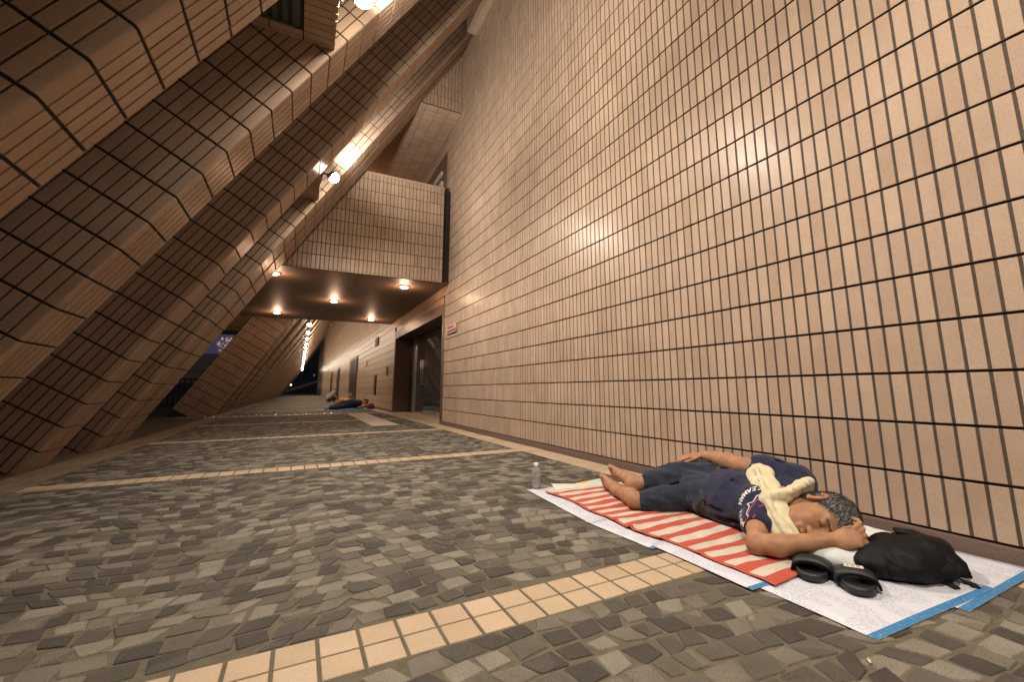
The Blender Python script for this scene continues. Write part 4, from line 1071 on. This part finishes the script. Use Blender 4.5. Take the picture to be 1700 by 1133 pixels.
# ---------------- slide sandals
def slide(loc, rz, label, lab):
    e = empty('slide_sandal', (*loc, .0065)); e.rotation_euler = (0, 0, rz); tag(e, label, 'sandal')
    n = 28; ring = []
    for i in range(n):
        t = 2*math.pi*i/n; x = .125*math.cos(t); wv = .054 if x > 0 else .046; y = math.copysign(abs(math.sin(t))**.75, math.sin(t))*wv; ring.append((x, y))
    mb = MB(); prof = ((.93, 0), (1, .006), (1, .018), (.97, .026), (.88, .024), (.80, .018), (.4, .016))
    for k_, z_ in prof: mb.v += [(x*k_, y*k_, z_) for x, y in ring]
    for r_ in range(len(prof)-1):
        for i in range(n): j = (i+1) % n; mb.f.append((r_*n+i, r_*n+j, (r_+1)*n+j, (r_+1)*n+i))
    mb.f.append(tuple(range((len(prof)-1)*n, len(prof)*n))); mb.f.append(tuple(range(n))[::-1])
    mb.build('sole', M['rubber'], e, True)
    sb = MB(); na = 14; th = .0055
    for layer in (0, th):
        for xk, dz in ((.070, 0), (.078, .003), (.02, .004), (-.025, -.002), (-.032, -.005)):
            for i in range(na+1):
                t = math.pi*i/na; sb.v.append((xk, (.060-layer)*math.cos(t), .008+(.037+dz-layer)*abs(math.sin(t))**.7))
    R_ = 5; W_ = na+1
    for l in (0, 1):
        for a in range(R_-1):
            for i in range(na):
                q_ = (l*R_*W_+a*W_+i, l*R_*W_+a*W_+i+1, l*R_*W_+(a+1)*W_+i+1, l*R_*W_+(a+1)*W_+i); sb.f.append(q_ if l else q_[::-1])
    for a in (0, R_-1):
        for i in range(na): sb.f.append((a*W_+i, a*W_+i+1, R_*W_+a*W_+i+1, R_*W_+a*W_+i))
    sp_ = sb.build('strap', M['rubber'], e, True)
    if lab:
        lb = MB().box(.0, .022, -.026, .026, .0490, .0500).build('strap_label', mat('label_white', (.6, .58, .52), .5), e)
        for q_ in range(3): MB().box(.004, .018, -.020+q_*.014, -.012+q_*.014, .0501, .0505).build('label_mark', mat('label_gold', (.45, .30, .06), .4), e)
    return e
slide((1.606, .975), math.radians(208), 'black slide sandal next to the sleeper\'s elbow', False)
slide((1.628, .855), math.radians(214), 'black slide sandal with a white label, next to the backpack', True)

# ---------------- litter
cb = empty('cigarette_butt', (1.197, .616, .006)); cb.rotation_euler = (0, 0, .7); cb.scale = (.7, .7, .7); tag(cb, 'tiny white cigarette butt on the paving in the near foreground', 'cigarette')
MB().tube([(-.006, 0, 0), (.008, 0, 0)], .0042, 8).build('paper', mat('butt_white', (.6, .58, .54), .7), cb, True)
MB().tube([(.008, 0, 0), (.020, 0, 0)], .0042, 8).build('filter', mat('butt_filter', (.45, .28, .12), .8), cb, True)
# ---------------- water bottle
wb = empty('water_bottle', (1.372, 2.55, .005)); wb.scale = (1.05, 1.05, 1.05); tag(wb, 'clear half-empty plastic water bottle with a white cap standing on the paper', 'bottle')
M['pet'] = mat('clear_plastic', (.93, .95, .97), .10, .8, 0., Transmission_Weight=.82, IOR=1.3)
M['water'] = mat('water', (.93, .96, 1), .0, .5, 0., Transmission_Weight=.93, IOR=1.2)
pr_ = [(.001, .003), (.018, .001), (.0255, .006), (.026, .02)]
for i in range(6): z_ = .024+i*.013; pr_ += [(.026, z_), (.0245, z_+.004), (.026, z_+.008)]
pr_ += [(.026, .104), (.0225, .114), (.0125, .124), (.0105, .128), (.0105, .136)]
MB().lathe(pr_, n=24).build('bottle_body', M['pet'], wb, True)
MB().lathe([(.001, .005), (.0235, .006), (.0243, .02), (.0243, .058), (.001, .058)], n=24).build('water', M['water'], wb, True)
MB().lathe([(.0125, .128), (.0130, .130), (.0130, .145), (.012, .1465), (.001, .147)], n=20).build('cap', mat('white_cap', (.8, .8, .78), .4), wb, True)

# ================================================================== FAR PEOPLE
M['grey_shirt'] = cloth('pale_shirt', (.30, .28, .24), (.36, .34, .29))
def small_person(label, loc, skin_p, cloth_ps, hair_p, h=.014):
    e = empty('person', loc); tag(e, label, 'person'); inv = Matrix.Translation((-loc[0], -loc[1], -loc[2]))
    def mk(n, prims, mt):
        pts = np.array([p for a in prims for p in a[:2]], float); s_ = SDF(pts.min(0)-.25, pts.max(0)+.25, h)
        for a, b, r1, r2 in prims: s_.cone(a, b, r1, r2, .03)
        s_.clip_below(.012); o = obj(n, s_.mesh(n), mt, e, True); o.matrix_parent_inverse = inv
    mk('body', skin_p, M['skin'])
    for n, ps, mt in cloth_ps: mk(n, ps, mt)
    mk('hair', hair_p, M['hair_base'])
Yp = 15.35
small_person('distant person in dark clothes lying on a blue mat with knees bent', (1.4, Yp, 0),
    [((.78, Yp, .05), (.95, Yp+.02, .07), .045, .05), ((1.78, Yp-.05, .16), (1.95, Yp-.1, .10), .06, .05), ((1.95, Yp-.1, .10), (1.72, Yp-.25, .06), .045, .035), ((1.88, Yp, .20), (1.95, Yp, .22), .095, .085), ((1.6, Yp, .17), (1.85, Yp, .19), .1, .055)],
    [('trousers', [((.92, Yp, .07), (1.28, Yp-.05, .20), .065, .085), ((.95, Yp-.12, .06), (1.30, Yp-.15, .11), .065, .08), ((1.28, Yp-.05, .20), (1.52, Yp, .20), .09, .13), ((1.30, Yp-.15, .11), (1.52, Yp, .16), .08, .13)], M['shorts']), ('shirt', [((1.5, Yp, .18), (1.76, Yp, .17), .145, .135)], M['navy'])],
    [((1.93, Yp+.01, .25), (1.97, Yp+.01, .24), .085, .08)])
small_person('distant person in a pale shirt sitting just behind the blue mat', (1.72, 18.2, 0),
    [((1.72, 18.2, .30), (1.76, 18.15, .42), .09, .08), ((1.62, 18.1, .1), (1.85, 18.1, .1), .07, .07)],
    [('shirt', [((1.62, 18.2, .10), (1.74, 18.2, .26), .17, .11)], M['grey_shirt']), ('trousers', [((1.45, 18.1, .07), (1.9, 18.1, .08), .07, .08)], M['shorts'])],
    [((1.76, 18.17, .46), (1.79, 18.17, .45), .075, .07)])
small_person('farthest person in a white shirt squatting by the wall', (1.45, 25.2, 0),
    [((1.70, 25.2, .56), (1.73, 25.2, .53), .075, .068), ((1.58, 25.1, .42), (1.75, 25.0, .22), .042, .034)],
    [('shirt', [((1.38, 25.2, .20), (1.61, 25.2, .46), .155, .125)], M['grey_shirt']), ('trousers', [((1.4, 25.1, .10), (1.68, 25.05, .22), .10, .075), ((1.68, 25.05, .22), (1.63, 25.05, .05), .068, .052)], M['shorts'])],
    [((1.715, 25.22, .605), (1.745, 25.22, .59), .076, .068)])
o = bevel(MB().box(.55, 2.22, 14.98, 15.75, -.002, .012).build('blue_mat', mat('blue_foam', (.04, .22, .50), .7)), .004); tag(o, 'bright blue mat on the floor far down the passage', 'mat')
def lump(name, label, cat, prims, mt):
    pts = np.array([p for a in prims for p in a[:2]], float); s_ = SDF(pts.min(0)-.22, pts.max(0)+.22, .014)
    for a, b, r1, r2 in prims: s_.cone(a, b, r1, r2, .04)
    s_.waves(.012, (14, 14, 14), 5); s_.clip_below(.011); tag(obj(name, s_.mesh(name), mt, None, True), label, cat)
lump('red_bundle', 'pink and red bundle at the head end of the blue mat', 'bundle', [((2.08, 15.3, .06), (2.16, 15.3, .06), .08, .07), ((2.10, 15.35, .13), (2.15, 15.3, .13), .05, .05)], cloth('pink_red', (.10, .012, .025), (.20, .05, .08)))
lump('orange_bag', 'small orange bag on the floor near the farthest person', 'bag', [((1.95, 24.6, .10), (2.12, 24.5, .12), .12, .11)], mat('orange_bag', (.70, .22, .03), .6))

# ================================================================== BEYOND THE PASSAGE
sb = empty('light_screen', (-4.2, 30, 2.6)); tag(sb, 'dark blue lit screen with pale dots glimpsed between the buttresses', 'screen'); SI = Matrix.Translation((4.2, -30, -2.6))
o = MB().box(-5.6, -2.6, 30, 30.12, 2.62, 3.78).build('panel', emis('screen_blue', (.02, .05, .32), .045), sb); o.matrix_parent_inverse = SI
dm = MB().lathe([(.001, -.03), (.025, -.018), (.032, 0), (.025, .018), (.001, .03)], n=8).mesh('screen_dot'); dm.materials.append(emis('dot_light', (1, .66, .62), .16))
for i in range(46):
    a = random.uniform(0, 6.28); r_ = .46*math.sqrt(random.random()); o = bpy.data.objects.new('screen_dot', dm); COL.objects.link(o); o.parent = sb; o.location = (.42+r_*math.cos(a), -.03, .60+r_*math.sin(a))
o = bevel(MB().box(-7.2, -2.4, 27.5, 29.5, 1.62, 2.5).box(-7.2, -2.4, 27.6, 29.5, 1.0, 1.62).build('kiosk', noisy('kiosk_grey', (.30, .29, .27), (.36, .35, .33), 2, .6)), .02); tag(o, 'grey kiosk glimpsed under the blue screen', 'kiosk')
rl = empty('railing', (-5, 24, 0)); tag(rl, 'metal railing outside seen through the gap between the buttresses', 'railing')
for i in range(34):
    o = MB().box(-8+i*.18, -7.95+i*.18, 24, 24.05, -.03, 1.1).build('post', M['dark_steel'], rl); o.matrix_parent_inverse = Matrix.Translation((5, -24, 0))
o = MB().box(-8, -2, 23.99, 24.06, 1.1, 1.16).build('handrail', M['dark_steel'], rl); o.matrix_parent_inverse = Matrix.Translation((5, -24, 0))
hz = noisy('night_foliage', (.012, .016, .03), (.03, .035, .05), 1.2, .9)
fb_ = MB().box(-30, 14, 118, 120, -.03, 14).build('far_building', noisy('far_facade', (.05, .06, .10), (.09, .10, .15), .4, .8)); tag(fb_, 'dim bluish building at the far end of the passage', 'building')
wm = emis('cold_window', (.10, .14, .55), .12)
for i in range(14):
    x_ = random.uniform(-6, 8); z_ = random.uniform(3, 12); MB().box(x_, x_+random.uniform(.3, .9), 117.9, 118, z_, z_+random.uniform(.3, .7)).build('window', wm, fb_)
stz = empty('ramp', (1, 82, 0)); tag(stz, 'pale sloping ramp rail at the far end of the passage', 'ramp')
o = MB(); o.add([(-2.6, 82, .35), (3.4, 82, 2.5), (3.4, 82.4, 2.5), (-2.6, 82.4, .35), (-2.6, 82, -.03), (3.4, 82, 2.1), (3.4, 82.4, 2.1), (-2.6, 82.4, -.03)], [(0, 1, 2, 3), (7, 6, 5, 4), (0, 4, 5, 1), (1, 5, 6, 2), (2, 6, 7, 3), (3, 7, 4, 0)])
o = o.build('rail', noisy('ramp_concrete', (.3, .3, .3), (.4, .4, .4), 2, .8), stz); o.matrix_parent_inverse = Matrix.Translation((-1, -82, 0))
o = MB().box(-3.2, 3.6, 84, 84.4, -.03, 1.05).build('parapet', noisy('parapet_dark', (.05, .05, .06), (.08, .08, .09), 2, .8), stz); o.matrix_parent_inverse = Matrix.Translation((-1, -82, 0))
for x_, z_ in ((-1.5, 1.2), (-1.15, 1.35)):
    lp = empty('street_lamp', (x_, 78, 0)); tag(lp, 'small warm lamp at the far end of the passage, %s one' % ('lower' if z_ < 1.3 else 'higher'), 'lamp')
    MB().tube([(0, 0, -.03), (0, 0, z_)], .03, 6).build('post', M['black_metal'], lp); MB().lathe([(.001, z_+.2), (.13, z_+.1), (.15, z_), (.001, z_-.02)], n=10).build('globe', M['bulb_far'], lp)
